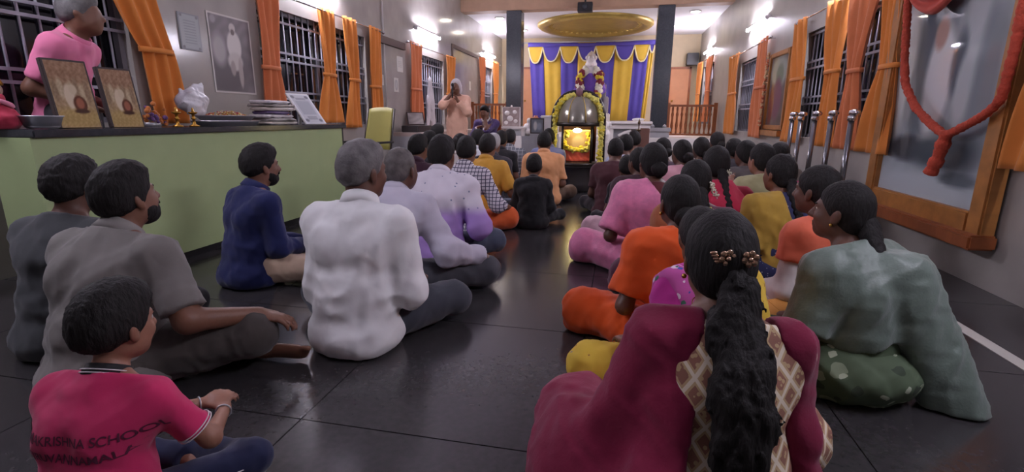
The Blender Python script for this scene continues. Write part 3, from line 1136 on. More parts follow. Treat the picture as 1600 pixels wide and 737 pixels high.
def foot(J, o, n, h):
    f = (0.9 if o['sex'] == 'f' else 1.0) * (0.82 if o['hs'] > 1.1 else 1.0)
    A, d = J['A' + n], J['fd' + n]
    side = unit(np.cross(d, V3(0, 0, 1) if o['pose'] != 'floor' else V3(0, 0.85, 0.5)))
    up = np.cross(side, d)
    R = np.stack([side, d, up], 1)
    P = [C_(A, A - d * 0.03 * f + up * -0.012, 0.034 * f, 0.03 * f, k=0.02),
         E_(A + d * 0.075 * f - up * 0.012, (0.038 * f, 0.105 * f, 0.026 * f), R, k=0.03),
         E_(A + d * 0.145 * f - up * 0.016, (0.043 * f, 0.045 * f, 0.018 * f), R, k=0.02)]
    sg = 1 if n == 'r' else -1
    for i, off in enumerate((-0.03, -0.012, 0.004, 0.018, 0.031)):
        q = A + d * (0.178 - 0.006 * i) * f + side * off * f * sg - up * 0.018
        P.append(C_(q, q + d * (0.03 - 0.003 * i) * f, max((0.0125 if i == 0 else 0.0088) * f, 0.6 * h), k=0.004))
    return P

def head(J, o, h):
    c, R, s = J['hc'], J['HR'], o['hs']
    def T(*p): return c + R @ (V3(*p) * s)
    def e(p, r, k=0.02, R2=None): return E_(T(*p), np.array(r) * s, R if R2 is None else R @ R2, k=k)
    fem = o['sex'] == 'f'
    P = [e((0, -0.012, 0.022), (0.073, 0.093, 0.098)),
         e((0, 0.022, -0.028), (0.057 if fem else 0.06, 0.066, 0.083), 0.03),
         e((0, 0.048, -0.086), (0.03, 0.032, 0.026), 0.035),
         e((0, 0.071, 0.02), (0.046, 0.018, 0.011), 0.015)]
    for sg in (-1, 1):
        P.append(e((sg * 0.037, 0.056, -0.03), (0.023, 0.022, 0.024), 0.02))
        P.append(e((sg * 0.045, 0.01, -0.062), (0.018, 0.04, 0.025), 0.03))
        P.append(e((sg * 0.077, -0.01, -0.008), (0.0105, 0.021, 0.032), 0.006, rot('z', sg * 26)))
        P.append(e((sg * 0.073, -0.004, -0.034), (0.008, 0.01, 0.012), 0.008))
    P += [C_(T(0, 0.082, 0.012), T(0, 0.104, -0.028), 0.008 * s, 0.0125 * s, k=0.012),
          e((0, 0.094, -0.034), (0.0175, 0.012, 0.009), 0.008),
          e((0, 0.083, -0.058), (0.022, 0.011, 0.0055), 0.006), e((0, 0.081, -0.069), (0.019, 0.011, 0.0065), 0.005)]
    nk = 0.050 if fem else 0.056
    if o['hs'] > 1.1: nk = 0.045
    P.append(C_(J['nb'] - J['d3'] * 0.03, T(0, -0.018, -0.05), nk + 0.004, nk, k=0.03))
    S = [e((sg * 0.031, 0.091, 0.003), (0.0155, 0.011, 0.0085)) for sg in (-1, 1)] if h < 0.012 else []
    return P, S, T

HAIRM = {}
def hair_prims(J, o, T):
    c, R, s = J['hc'], J['HR'], o['hs']
    st = o['hair']
    g = {'short': 0.012, 'crop': 0.006, 'thick': 0.016, 'curly': 0.02, 'sleek': 0.011, 'bun': 0.012, 'braid': 0.011, 'pony': 0.016, 'bald': 0.004}[st]
    P = [E_(T(0, -0.014, 0.023), (np.array((0.073, 0.093, 0.098)) + g) * s, R, k=0.0)]
    if st in ('thick', 'curly'):
        P.append(E_(T(0, 0.02, 0.075), np.array((0.07, 0.075, 0.055 + g * 0.4)) * s, R, k=0.03))
        P.append(E_(T(0, -0.06, -0.01), np.array((0.072, 0.055, 0.08)) * s, R, k=0.03))
    elif st == 'short':
        P.append(E_(T(0, -0.055, -0.015), np.array((0.07, 0.052, 0.075)) * s, R, k=0.03))
        P.append(E_(T(0.0, 0.025, 0.075), np.array((0.062, 0.065, 0.05)) * s, R, k=0.03))
    else:
        P.append(E_(T(0, -0.06, -0.03), np.array((0.066, 0.05, 0.07)) * s, R, k=0.03))
    # planes: face, nape
    fem = o['sex'] == 'f'
    face_n = R @ unit(V3(0, 0.78, -0.62))
    cuts = [(T(0, 0.098, 0.066) if not fem else T(0, 0.104, 0.07), face_n), (T(0, -0.06, -0.058 if not fem else -0.098), R @ unit(V3(0, 0.25, -1)))]
    if st == 'bald':
        cuts.append((T(0, 0, 0.03), R @ V3(0, 0, 1)))
    return P, cuts

def tail_pts(J, o, T, z_end, off=0.115):
    """points down the back for a braid or pony tail"""
    pts = [T(0, -0.105, -0.04)]
    b = o['bulk']
    pts.append(J['nb'] + V3(0, -0.10, 0.0))
    pts.append(J['chest'] + V3(0, -off * b - 0.022, 0.04))
    pts.append(J['chest'] + V3(0, -off * b - 0.03, -0.06))
    pts.append(J['waist'] + V3(0, -off * b - 0.028, -0.0))
    pts.append(J['pel'] + V3(0, -0.125 * b - 0.04, 0.03))
    out = []
    for i in range(len(pts) - 1):
        for j in range(6):
            out.append(pts[i] + (pts[i + 1] - pts[i]) * j / 6)
    out.append(pts[-1])
    out = np.array(out)
    for _ in range(6):
        out[1:-1] = (out[:-2] + out[2:] + out[1:-1]) / 3
    return [p for p in out if p[2] >= z_end]

def frame_ring(axis_dir):
    a = unit(axis_dir)
    x = unit(np.cross(a, V3(0.1, 1, 0.05)))
    y = np.cross(a, x)
    return x, y, a

def ring_pts(c, ax, r, n=32, sy=1.0):
    x, y, a = frame_ring(ax)
    return [c + x * r * math.cos(2 * math.pi * i / n) + y * r * sy * math.sin(2 * math.pi * i / n) for i in range(n)]

N_PERSON = [0]

def person(label, top, face, build=None, group=None, rootname='person', **kw):
    """top = (pixel x, pixel y, hall depth) of the crown of the head; face = heading in degrees, 0 looks down the hall, + is to the left"""
    o = dict(DEF)
    o.update(kw)
    o['seed'] = N_PERSON[0] * 7 + 3
    N_PERSON[0] += 1
    J = joints(o)
    h = o['h']
    T3 = at(*top) if len(top) == 3 else V3(*top[:3])
    ztop = J['hc'][2] + 0.134 * o['hs']
    if o['zt']:
        s = o['zt']
    else:
        s = (T3[2] - o['elev']) / ztop
    R2 = rot('z', face)
    off = R2 @ (J['hc'] * V3(1, 1, 0)) * s
    root = empty(rootname, (T3[0] - off[0], T3[1] - off[1], o['elev']), RAD(face), s)
    tag(root, label, 'person', group)
    hp, hs_, T = head(J, o, h)
    P = hp + torso(J, o, -0.006)
    for n in 'rl':
        P += arm(J, o, n) + hand(J, o, n, h) + leg(J, o, n) + foot(J, o, n, h)
    hc = J['hc']
    ref = ((), (), ())
    if o['eyes']:
        ref = tuple([(hc[i] - 0.115 * o['hs'], hc[i] + 0.12 * o['hs'], 0.0062)] for i in range(3))
    floor_cut = [(V3(0, 0, 0.004), V3(0, 0, -1))]
    me = sdf_mesh('body', P, h * 1.2, subs=hs_, cuts=floor_cut if o['pose'] == 'floor' else (), ref=ref)
    skin = SKIN[o['skin']]
    me.materials.append(skin)
    link('body', me, None, root)
    if o['eyes']:
        for sg in (-1, 1):
            m_ = MB().sphere((0, 0, 0), 0.0128 * o['hs'], 12, 8)
            me2 = m_.mesh('eye')
            me2.materials.append(M_EYE)
            me2.materials.append(M_IRIS)
            fwd = J['HR'] @ V3(0, 1, 0)
            for p in me2.polygons:
                if Vector(p.center).normalized().dot(Vector(fwd)) > 0.8:
                    p.material_index = 1
            e = link('eye', me2, None, root)
            e.location = T(sg * 0.031, 0.0695, 0.003)
    # hair with brows, beard
    Ph, cuts = hair_prims(J, o, T)
    hh = min(h, 0.0085) if h < 0.012 else 0.013
    nz = {'curly': wrinkle(o['seed'], 0.0042, 170, 7, 1.0), 'thick': wrinkle(o['seed'], 0.0028, 190, 7, 0.7),
          'short': wrinkle(o['seed'], 0.0022, 190, 7, 0.8)}.get(o['hair'], wrinkle(o['seed'], 0.0015, 90, 5, 0.4))
    gt = 0.02 if o['hair'] in ('thick', 'curly', 'short') else 0.014
    def hair_noise(Xg, Yg, Zg):
        v = -9.0
        for q, n in cuts[:2]:
            v = np.maximum(v, (Xg - f32(q[0])) * f32(n[0]) + (Yg - f32(q[1])) * f32(n[1]) + (Zg - f32(q[2])) * f32(n[2]))
        t = np.clip(1 + v / f32(0.045 * o['hs']), 0, 1)
        return nz(Xg, Yg, Zg) * (1 + t) + t * t * f32(gt)
    ho = sdf('hair', Ph, hh, HAIR[o['hairc']], root, cuts=cuts, noise=hair_noise)
    if h < 0.012 and o['hair'] != 'bald':
        Pb = []
        for sg in (-1, 1):
            Pb.append(C_(T(sg * 0.016, 0.090, 0.021), T(sg * 0.046, 0.077, 0.024), 0.0045 * o['hs'], 0.003, k=0.0))
        sdf('eyebrows', Pb, 0.004, HAIR[o['hairc']], root)
    if o['beard']:
        Rr = J['HR']
        Pb = [E_(T(0, 0.024, -0.034), (0.064, 0.07, 0.086), Rr, k=0), E_(T(0, 0.05, -0.088), (0.036, 0.038, 0.034), Rr, k=0.03)]
        for sg in (-1, 1):
            Pb.append(E_(T(sg * 0.046, 0.012, -0.06), (0.024, 0.045, 0.032), Rr, k=0.02))
        cutb = [(T(0, 0.06, -0.045), Rr @ unit(V3(0, 0.25, 1))), (T(0, 0.004, 0), Rr @ V3(0, -1, 0))]
        bs = [E_(T(0, 0.09, -0.064), (0.024, 0.03, 0.014), Rr, k=0)]
        sdf('beard', Pb, 0.007, HAIR[o['hairc']], root, cuts=cutb, subs=bs, noise=wrinkle(3, 0.0012, 160, 5, 1))
        sdf('moustache', [C_(T(-0.024, 0.088, -0.052), T(0, 0.098, -0.046), 0.0055, 0.007, k=0), C_(T(0.024, 0.088, -0.052), T(0, 0.098, -0.046), 0.0055, 0.007, k=0.004)], 0.004, HAIR[o['hairc']], root)
    X = dict(J=J, o=o, T=T, root=root, h=h, hc=h * 1.25, s=s)
    if build:
        build(X)
    return X

# ---- garments -----------------------------------------------------------------
FLOORCUT = [(V3(0, 0, 0.006), V3(0, 0, -1))]

def shirt(X, m, sleeve=0.72, g=0.013, name='shirt', collar=None, amp=0.006, hem=True, freq=36, flare=0.008, neck=0.012, open_back=None):
    J, o = X['J'], X['o']
    P = torso(J, o, g, 0.06)
    if hem:
        P.append(E_(J['pel'] + V3(0, -0.02, -0.045), (0.19 * o['bulk'] + g, 0.165 * o['bulk'] + g, 0.115), k=0.06))
        P.append(E_(J['waist'] + V3(0, -0.012, -0.03), (0.15 * o['bulk'] + g, 0.118 * o['bulk'] + g, 0.13), k=0.06))
    for n in 'rl':
        P += arm(J, o, n, g * 0.85, sleeve, flare=flare, k=0.035)
    cuts = [(J['nb'] + J['d3'] * neck, unit(J['d3'] + V3(0, 0.25, 0)))]
    if o['pose'] == 'floor':
        cuts = cuts + FLOORCUT
    w0 = wrinkle(o['seed'] + 1, amp, freq, 6, 0.8)
    zw = J['waist'][2] - 0.02
    ph = o['seed'] * 0.7
    def folds(Xg, Yg, Zg):
        win = np.exp(-((Zg - f32(zw)) / f32(0.12)) ** 2)
        cr = np.abs(np.sin(Zg * f32(48) + f32(1.6) * np.sin(Xg * f32(11) + f32(ph)) + f32(2.5) * Yg + f32(ph)))
        return w0(Xg, Yg, Zg) + win * (cr - f32(0.6)) * f32(amp * 0.8)
    ob = sdf(name, P, X['hc'], m, X['root'], cuts=cuts, noise=folds)
    if collar is not None:
        a = J['nb'] + V3(0, -0.006, 0.002)
        b = X['T'](0, -0.014, -0.075)
        fem = 0.006 if o['sex'] == 'f' else 0
        r0 = (0.084 if o['hs'] < 1.1 else 0.074) - fem
        ax = unit(b - a)
        x, y, _ = frame_ring(ax)
        Mx = Matrix([[x[i], y[i], ax[i]] for i in range(3)]).to_4x4()
        hgt = 0.046 if o['hs'] < 1.1 else 0.038
        mb = MB()
        mb.lathe([(r0 - 0.012, -0.01), (r0 + 0.002, 0.0), (r0 - 0.004, hgt * 0.5), (r0 - 0.01, hgt), (r0 - 0.016, hgt), (r0 - 0.014, 0.0), (r0 - 0.012, -0.01)], 28, a, M=Mx)
        mb.build('collar', collar, X['root'])
        X['collar'] = (a, ax, r0, hgt)
    X['top'] = ob
    return ob

def trousers(X, m, g=0.014, upto=1.9, k=0.04, name='trousers', amp=0.004, fill=0.0):
    J, o = X['J'], X['o']
    P = [E_(J['pel'] + V3(0, -0.015, -0.005), (0.165 * o['bulk'] + g, 0.13 * o['bulk'] + g, 0.105), k=k)]
    for n in 'rl':
        P += leg(J, o, n, g, k, upto, 1.4)
    if fill:
        P.append(E_((J['Kr'] + J['Kl']) * 0.42 + V3(0, 0.0, -0.02), (0.24, 0.17, 0.07), k=0.1))
    return sdf(name, P, X['hc'], m, X['root'], cuts=FLOORCUT if o['pose'] == 'floor' else (), noise=wrinkle(o['seed'] + 2, amp, 40, 5, 1.0))

def skirt(X, m, g=0.026, name='saree_skirt', amp=0.006, upto=1.97, spread=1.0):
    J, o = X['J'], X['o']
    P = [E_(J['pel'] + V3(0, -0.02, -0.01), (0.185 * o['bulk'] + g, 0.15 * o['bulk'] + g, 0.12), k=0.08)]
    for n in 'rl':
        P += leg(J, o, n, g, 0.09, upto, 2.0)
        P.append(C_(J['K' + n] * V3(1.02, 1.02, 0.3), J['A' + n] * V3(1.3, 1.1, 0.3), 0.07 * spread, 0.06, k=0.08))
    P.append(E_(V3(0, 0.2, 0.05), (0.26 * spread, 0.2, 0.08), k=0.12))
    return sdf(name, P, X['hc'], m, X['root'], cuts=FLOORCUT, noise=wrinkle(o['seed'] + 3, amp, 42, 6, 1.0))

def pallu(X, m, g=0.026, upper=0.75, name='saree_drape', slope=0.38, x0=-0.015, amp=0.005, side=-1, tail=None):
    """cloth over one shoulder, across the front and down the back"""
    J, o = X['J'], X['o']
    P = torso(J, o, g, 0.06)
    n = 'l' if side < 0 else 'r'
    P += arm(J, o, n, g + 0.012, upper, flare=0.02, k=0.06)
    if tail:
        P += tail
    zr = J['nb'][2]
    def region(Xg, Y, Z):
        r = -side * Xg - (x0 + slope * (zr - Z))
        return np.maximum(r, -(Y + 1.0))
    cuts = [(J['nb'] + J['d3'] * 0.022, unit(J['d3'] + V3(0, 0.25, 0)))] + FLOORCUT
    return sdf(name, P, X['hc'], m, X['root'], cuts=cuts, region=region, noise=wrinkle(o['seed'] + 4, amp, 46, 6, 0.5))

def bangle(X, n, m, t=0.93, r=0.034, name='bangle', w=0.0035):
    J = X['J']
    p = J['E' + n] + (J['W' + n] - J['E' + n]) * t
    mb = MB()
    mb.tube(ring_pts(p, J['W' + n] - J['E' + n], r, 24), w, 6, closed=True)
    return mb.build(name, m, X['root'])

def bun(X, m, off=(0, -0.115, -0.03), r=(0.052, 0.04, 0.05)):
    R = X['J']['HR']
    return sdf('hair_bun', [E_(X['T'](*off), np.array(r) * X['o']['hs'], R, k=0)], 0.008 if X['h'] < 0.012 else 0.012, m, X['root'], noise=wrinkle(X['o']['seed'], 0.0025, 120, 5, 1))

def braid(X, m, z_end=0.2, r0=0.03, r1=0.012, name='hair_braid'):
    pts = tail_pts(X['J'], X['o'], X['T'], z_end)
    P = []
    n = len(pts)
    for i, p in enumerate(pts):
        t = i / max(n - 1, 1)
        r = r0 + (r1 - r0) * t
        P.append(E_(p + V3(0.008 * (1 if i % 2 else -1), 0, 0), (r, r * 0.75, r * 1.15), k=0.008))
    return sdf(name, P, 0.008 if X['h'] < 0.012 else 0.012, m, X['root'])

def flower_string(X, m, pts, r=0.014, n=5, name='hair_flowers', seed=1):
    rg = random.Random(seed)
    mb = MB()
    for p in pts:
        for _ in range(n):
            q = p + V3(rg.uniform(-1, 1), rg.uniform(-1, 1), rg.uniform(-1, 1)) * r * 0.9
            mb.sphere(q, r * rg.uniform(0.35, 0.6), 6, 4)
    return mb.build(name, m, X['root'])

SKIN = {'skin_a': mat('skin_a', '#8f6450', 0.5, bump=0.04, bscale=180, var=0.06), 'skin_b': mat('skin_b', '#76503d', 0.5, bump=0.04, bscale=180, var=0.06),
        'skin_c': mat('skin_c', '#5f3f31', 0.5, bump=0.04, bscale=180, var=0.06), 'skin_pale': mat('skin_pale', '#a98a78', 0.5)}
HAIR = {'hair_black': mat('hair_black', '#191615', 0.72, bump=0.6, bscale=110, stretch=(1, 1, 0.22), spec=0.3),
        'hair_dark': mat('hair_dark', '#221d1c', 0.72, bump=0.6, bscale=110, stretch=(1, 1, 0.22), spec=0.3),
        'hair_grey': mat('hair_grey', '#625f5e', 0.6, bump=0.3, bscale=120, var=0.35, vscale=26),
        'hair_salt': mat('hair_salt', '#57514f', 0.6, bump=0.3, bscale=120, var=0.4, vscale=30),
        'hair_white': mat('hair_white', '#a8a6a6', 0.6, bump=0.3, bscale=120, var=0.2, vscale=26)}
M_EYE = mat('eye_white', '#a99f97', 0.3)
M_IRIS = mat('iris', '#150d0a', 0.15)

def cloth(name, col, var=0.06, bump=0.04, rough=0.88, bscale=240, sheen=0.15):
    return mat('cloth_' + name, col, rough, bump=bump, bscale=bscale, var=var, vscale=9, sheen=sheen, spec=0.25, fold=0.16)
# ------------------------------------------------------------------ counter and what stands on it
ct = empty('counter', (-3.12, 3.0, 0))
tag(ct, 'long pale green counter with a black granite top along the left wall', 'counter')
CY0, CY1, CT = -1.0, 1.98, 0.925
MB().box((-0.12, CY0, 0.06), (0.17, CY1, 0.885)).build('front_panel', M_GREEN, ct)
MB().box((-0.12, CY0, 0), (0.13, CY1, 0.06)).build('plinth', M_BLACK, ct)
MB().box((-0.12, CY1, 0), (0.17, CY1 + 0.03, 0.885)).build('end_panel', M_BLACK, ct)
MB().bbox((-0.15, CY0, 0.885), (0.20, CY1 + 0.06, CT), 0.006).build('granite_top', M_PILLAR, ct)

mv_print = mat_vcol('print_paper', 0.6, spec=0.25)
mv_gloss = mat_vcol('print_gloss', 0.35, spec=0.4)
mv_glass = mat_vcol('print_under_glass', 0.6, coat=0.6, spec=0.2)
M_PAPER = mat('white_paper', '#d5d2cc', 0.7)

def wallM(X, side, Y, z, tilt=0.0):
    """local -Y of a print faces into the room from a long wall"""
    return Matrix.Translation((X, Y, z)) @ Matrix.Rotation(RAD(90 if side > 0 else -90), 4, 'Z') @ Matrix.Rotation(RAD(tilt), 4, 'X')

def paint_scene(seed):
    def fn(U, V):
        c = np.tile(np.array([[0.66, 0.56, 0.42]]), (len(U), 1))
        c = over(c, blob(U, V, 0.5, 0.95, 0.9, 0.28, 0.5), (0.60, 0.47, 0.36))
        c = c + 0.05 * wob(U, V, seed, 22)
        for i in range(7):
            c = over(c, blob(U, V, 0.1 + 0.13 * i, 0.55 + 0.05 * math.sin(i * 2.1), 0.07, 0.16, 0.5), (0.73, 0.66, 0.53) if i % 2 else (0.56, 0.47, 0.36))
        c = over(c, blob(U, V, 0.5, 0.14, 0.75, 0.16, 0.6), (0.68, 0.58, 0.36))
        c = c + 0.05 * wob(U, V, seed + 1, 45)
        c = over(c, blob(U, V, 0.40, 0.47, 0.12, 0.19, 0.25), (0.83, 0.77, 0.66))
        c = over(c, blob(U, V, 0.52, 0.58, 0.10, 0.08, 0.3), (0.80, 0.74, 0.62))
        c = over(c, blob(U, V, 0.62, 0.36, 0.17, 0.13, 0.15), (0.36, 0.20, 0.12))
        c = over(c, blob(U, V, 0.62, 0.37, 0.10, 0.085, 0.3), (0.62, 0.38, 0.28))
        c = over(c, blob(U, V, 0.62, 0.25, 0.19, 0.035, 0.4), (0.27, 0.16, 0.10))
        return c
    return fn

def standing_board(name, label, cat, w, h, loc, rz, tilt, paint, mfront, edge, n=(40, 56), thick=0.03, group=None):
    r = empty(name, loc)
    r.rotation_euler = (0, 0, rz)
    tag(r, label, cat, group)
    Mt = Matrix.Rotation(RAD(-tilt), 4, 'X')
    picture('cover_print', w, h, n[0], n[1], paint, mfront, r, M=Mt @ Matrix.Translation((0, -thick - 0.0015, 0)), thick=0.0012)
    b = MB().bbox((-w / 2 - 0.012, -thick, 0.0), (w / 2 + 0.012, 0, h + 0.012), 0.003).build('backing_board', edge, r)
    b.matrix_local = Mt
    # strut so that it stands
    s = MB().box((-0.02, -0.004, 0), (0.02, 0.004, h * 0.6)).build('strut', edge, r)
    s.matrix_local = Matrix.Translation((0, h * 0.6 * math.sin(RAD(tilt)) + h * 0.2, 0)) @ Matrix.Rotation(RAD(14), 4, 'X')
    return r

M_BDARK = mat('board_dark_edge', '#3a2f2d', 0.6)
standing_board('picture_board', 'larger brown printed picture board standing on the counter, left of the pair', 'picture', 0.205, 0.375, (-3.11, 2.375, CT), RAD(84), 9, paint_scene(1), mv_print, M_BDARK)
standing_board('picture_board', 'brown printed picture board on the counter beside the orange curtain, right of the pair', 'picture', 0.185, 0.355, (-3.11, 2.665, CT), RAD(84), 9, paint_scene(2.3), mv_print, M_BDARK)

def paint_notice(U, V):
    c = np.tile(np.array([[0.72, 0.73, 0.74]]), (len(U), 1))
    m = ((np.abs(U - 0.5) > 0.43) | (np.abs(V - 0.5) > 0.46))[:, None]
    c = np.where(m, c * 1.15, c)
    for cx, cy in ((0.16, 0.9), (0.84, 0.9), (0.16, 0.12), (0.84, 0.12)):
        c = over(c, blob(U, V, cx, cy, 0.09, 0.05, 0.3), (0.42, 0.43, 0.45))
    for y in (0.86, 0.82, 0.24, 0.2, 0.16):
        c = over(c, ((np.abs(V - y) < 0.008) & (np.abs(U - 0.5) < 0.25))[:, None].astype(float), (0.42, 0.43, 0.46))
    return over(c, ((np.abs(V - 0.53) < 0.23) & (np.abs(U - 0.5) < 0.33))[:, None] * 0.55, (0.55, 0.57, 0.60))

standing_board('notice_board', 'white laminated notice leaning at the far end of the counter', 'sign', 0.29, 0.36, (-3.02, 4.62, CT), RAD(84), 36, paint_notice, mv_gloss, M_PAPER, (40, 50), 0.012)

# steel basin
b = MB().lathe([(0.0, 0.004), (0.065, 0.004), (0.073, 0.012), (0.09, 0.07), (0.098, 0.072), (0.098, 0.067), (0.092, 0.064), (0.076, 0.018), (0.0, 0.012)], 32, (-3.07, 2.155, CT))
tag(b.build('steel_basin', M_STEEL), 'round steel basin on the counter left of the picture boards', 'basin')
# small garlanded figure in red
dl = empty('idol_figure', (-3.16, 2.03, CT))
tag(dl, 'small figure dressed in red and pink at the left end of the counter', 'figurine')
sdf('robe', [E_((0, 0, 0.05), (0.085, 0.075, 0.06), k=0.03), C_((0, 0, 0.05), (0, 0, 0.15), 0.06, 0.035, k=0.04)], 0.007, cloth('doll_red', '#b2384e'), dl, noise=wrinkle(4, 0.004, 80, 5, 1), cuts=[(V3(0, 0, 0.002), V3(0, 0, -1))])
sdf('head', [E_((0, 0, 0.20), (0.03, 0.033, 0.038), k=0), C_((0, 0, 0.14), (0, 0, 0.19), 0.014, 0.014, k=0.01), E_((0, 0.03, 0.196), (0.006, 0.008, 0.008), k=0.005)], 0.005, SKIN['skin_pale'], dl)
MB().lathe([(0.036, 0.222), (0.04, 0.23), (0.028, 0.26), (0.0, 0.29)], 14).build('crown', M_BRASS, dl)
MB().tube(ring_pts(V3(0, 0, 0.135), V3(0, 0.4, 1), 0.055, 24), 0.013, 6, closed=True).build('garland', cloth('doll_pink', '#d98aa0'), dl)
# flowers lying beside the boards
vz = empty('flower_bunch', (-3.14, 2.88, CT))
tag(vz, 'small bunch of purple and orange flowers at the foot of the curtain on the counter', 'flowers')
rg = random.Random(5)
mbs = {0: MB(), 1: MB()}
for i in range(46):
    mbs[i % 2].sphere((rg.gauss(0, 0.03), rg.gauss(0, 0.05), abs(rg.gauss(0.06, 0.03)) + 0.012), rg.uniform(0.01, 0.018), 6, 4)
tag(mbs[0].build('purple_petals', cloth('fl_purple', '#6a4a78'), vz), kind='stuff')
tag(mbs[1].build('orange_petals', cloth('fl_orange', '#c0763e'), vz), kind='stuff')
MB().lathe([(0.0, 0), (0.05, 0), (0.06, 0.03), (0.055, 0.03), (0.0, 0.012)], 16).build('dish', M_STEEL, vz)
# brass lamps
for i, (y, lab) in enumerate(((2.95, 'little brass oil lamp on the counter nearer the curtain'), (3.09, 'little brass oil lamp on the counter beside the plastic bag'))):
    p = [(0, 0), (0.032, 0), (0.034, 0.008), (0.012, 0.018), (0.009, 0.05), (0.018, 0.056), (0.009, 0.064), (0.010, 0.085), (0.028, 0.095), (0.03, 0.103), (0.01, 0.10), (0.006, 0.13), (0, 0.135)]
    tag(MB().lathe(p, 16, (-3.0, y, CT)).build('brass_lamp', M_BRASS), lab, 'oil lamp', 'brass lamps on the counter')
# trays with petals
for i, (z, lab) in enumerate(((CT, 'lower wide steel tray on the counter'), (CT + 0.042, 'upper steel tray heaped with flower petals on the counter'))):
    t = empty('steel_tray', (-3.10, 3.52, z))
    tag(t, lab, 'tray', 'steel trays on the counter')
    MB().lathe([(0.0, 0.0), (0.17 - 0.02 * i, 0.0), (0.19 - 0.01 * i, 0.04), (0.198 - 0.01 * i, 0.041), (0.192 - 0.01 * i, 0.036), (0.165 - 0.02 * i, 0.005), (0.0, 0.004)], 40).build('dish', M_STEEL, t).scale = (0.8, 1.7 - 0.15 * i, 1)
    if i == 1:
        for cc, nm in (('#c9a445', 'yellow_petals'), ('#b5474a', 'red_petals'), ('#d9c9a0', 'cream_petals')):
            mb = MB()
            for _ in range(110):
                a, q = rg.uniform(0, 6.28), math.sqrt(rg.random())
                mb.sphere((0.11 * q * math.cos(a), 0.235 * q * math.sin(a), 0.025 + 0.045 * (1 - q * q) * rg.uniform(0.5, 1.2)), (rg.uniform(0.006, 0.012), rg.uniform(0.006, 0.012), 0.004), 6, 4)
            tag(mb.build(nm, cloth(nm, cc), t), kind='stuff')
# plastic bag
bg = sdf('plastic_bag', [E_((0, 0, 0.075), (0.085, 0.115, 0.08), k=0.03), C_((-0.02, -0.07, 0.10), (-0.02, -0.085, 0.165), 0.05, 0.01, k=0.05),
         C_((0, 0.02, 0.12), (0.01, 0.075, 0.215), 0.07, 0.02, k=0.05), C_((0, -0.01, 0.12), (0.0, 0.03, 0.19), 0.05, 0.02, k=0.04)], 0.007,
         mat('bag_plastic', '#dcdde0', 0.35, bump=0.5, bscale=22), None, noise=wrinkle(9, 0.011, 48, 7, 1), cuts=[(V3(0, 0, 0.002), V3(0, 0, -1))])
bg.scale = (0.8, 1.1, 1.1)
bg.location = (-3.24, 3.36, CT + 0.085)
tag(bg, 'crumpled white plastic carrier bag behind the petal tray on the counter', 'plastic bag')
# stacks of wrapped packets
for i in range(7):
    w = [0.44, 0.40, 0.46, 0.38, 0.42, 0.45, 0.36][i]
    mp = mat('packet_%d' % (i % 4), ['#b9b2a8', '#8f8a86', '#c9c4c6', '#5a4a72'][i % 4] if i not in (4,) else '#5a4a72', 0.22, bump=0.4, bscale=30, var=0.2, vscale=14, coat=0.3)
    pk = sdf('wrapped_packet', [E_((0, 0, 0.017), (0.13, w * 0.62, 0.025), k=0)], 0.009, mp, None, noise=wrinkle(20 + i, 0.009, 42, 7, 1),
             cuts=[(V3(0, 0, 0.0), V3(0, 0, -1)), (V3(0, 0, 0.031), V3(0, 0, 1)), (V3(0, w * 0.5, 0), V3(0, 1, 0)), (V3(0, -w * 0.5, 0), V3(0, -1, 0)), (V3(0.10, 0, 0), V3(1, 0, 0)), (V3(-0.10, 0, 0), V3(-1, 0, 0))])
    pk.rotation_euler = (0, 0, 0.09 * math.sin(i * 4.3))
    pk.location = (-3.12 + 0.01 * math.sin(i * 2), 4.11 + 0.035 * math.sin(i * 3.1), CT + 0.001 + 0.031 * i)
    tag(pk, ['plastic wrapped cloth packet at the bottom of the stack on the counter', 'second packet from the bottom of the stack on the counter', 'third packet from the bottom of the stack on the counter',
             'middle packet of the wrapped stack on the counter', 'purple packet near the top of the stack on the counter', 'packet just under the top of the stack on the counter', 'topmost plastic wrapped packet of the stack on the counter'][i], 'packet', 'wrapped packets stacked on the counter')

# ------------------------------------------------------------------ posters and notices on the left wall
def paint_bw(U, V):
    c = np.tile(np.array([[0.47, 0.44, 0.45]]), (len(U), 1)) + 0.05 * wob(U, V, 1.0, 14)
    c = over(c, blob(U, V, 0.3, 0.3, 0.6, 0.35, 0.6), (0.36, 0.33, 0.34))
    c = over(c, blob(U, V, 0.2, 0.55, 0.16, 0.2, 0.6), (0.66, 0.64, 0.64))
    c = over(c, blob(U, V, 0.56, 0.62, 0.17, 0.20, 0.2), (0.82, 0.80, 0.78))
    c = over(c, blob(U, V, 0.55, 0.42, 0.18, 0.12, 0.3), (0.76, 0.74, 0.72))
    c = over(c, blob(U, V, 0.66, 0.28, 0.055, 0.2, 0.3), (0.66, 0.62, 0.60))
    c = over(c, blob(U, V, 0.48, 0.33, 0.06, 0.1, 0.3), (0.62, 0.58, 0.56))
    c = over(c, blob(U, V, 0.55, 0.85, 0.075, 0.065, 0.2), (0.78, 0.75, 0.73))
    c = over(c, blob(U, V, 0.55, 0.80, 0.045, 0.04, 0.3), (0.42, 0.37, 0.36))
    c = over(c, blob(U, V, 0.12, 0.92, 0.06, 0.05, 0.4), (0.6, 0.58, 0.58))
    m = ((np.abs(U - 0.5) > 0.468) | (np.abs(V - 0.5) > 0.478))[:, None]
    return np.where(m, np.array([[0.80, 0.78, 0.76]]), c)

po = picture('wall_poster', 0.54, 0.71, 54, 70, paint_bw, mv_gloss, None, M=wallM(XL + 0.008, 1, 4.37, 1.22), thick=0.006)
po.data.transform(Matrix.Identity(4))
tag(po, 'black and white poster of a robed seated figure on the left wall', 'poster')

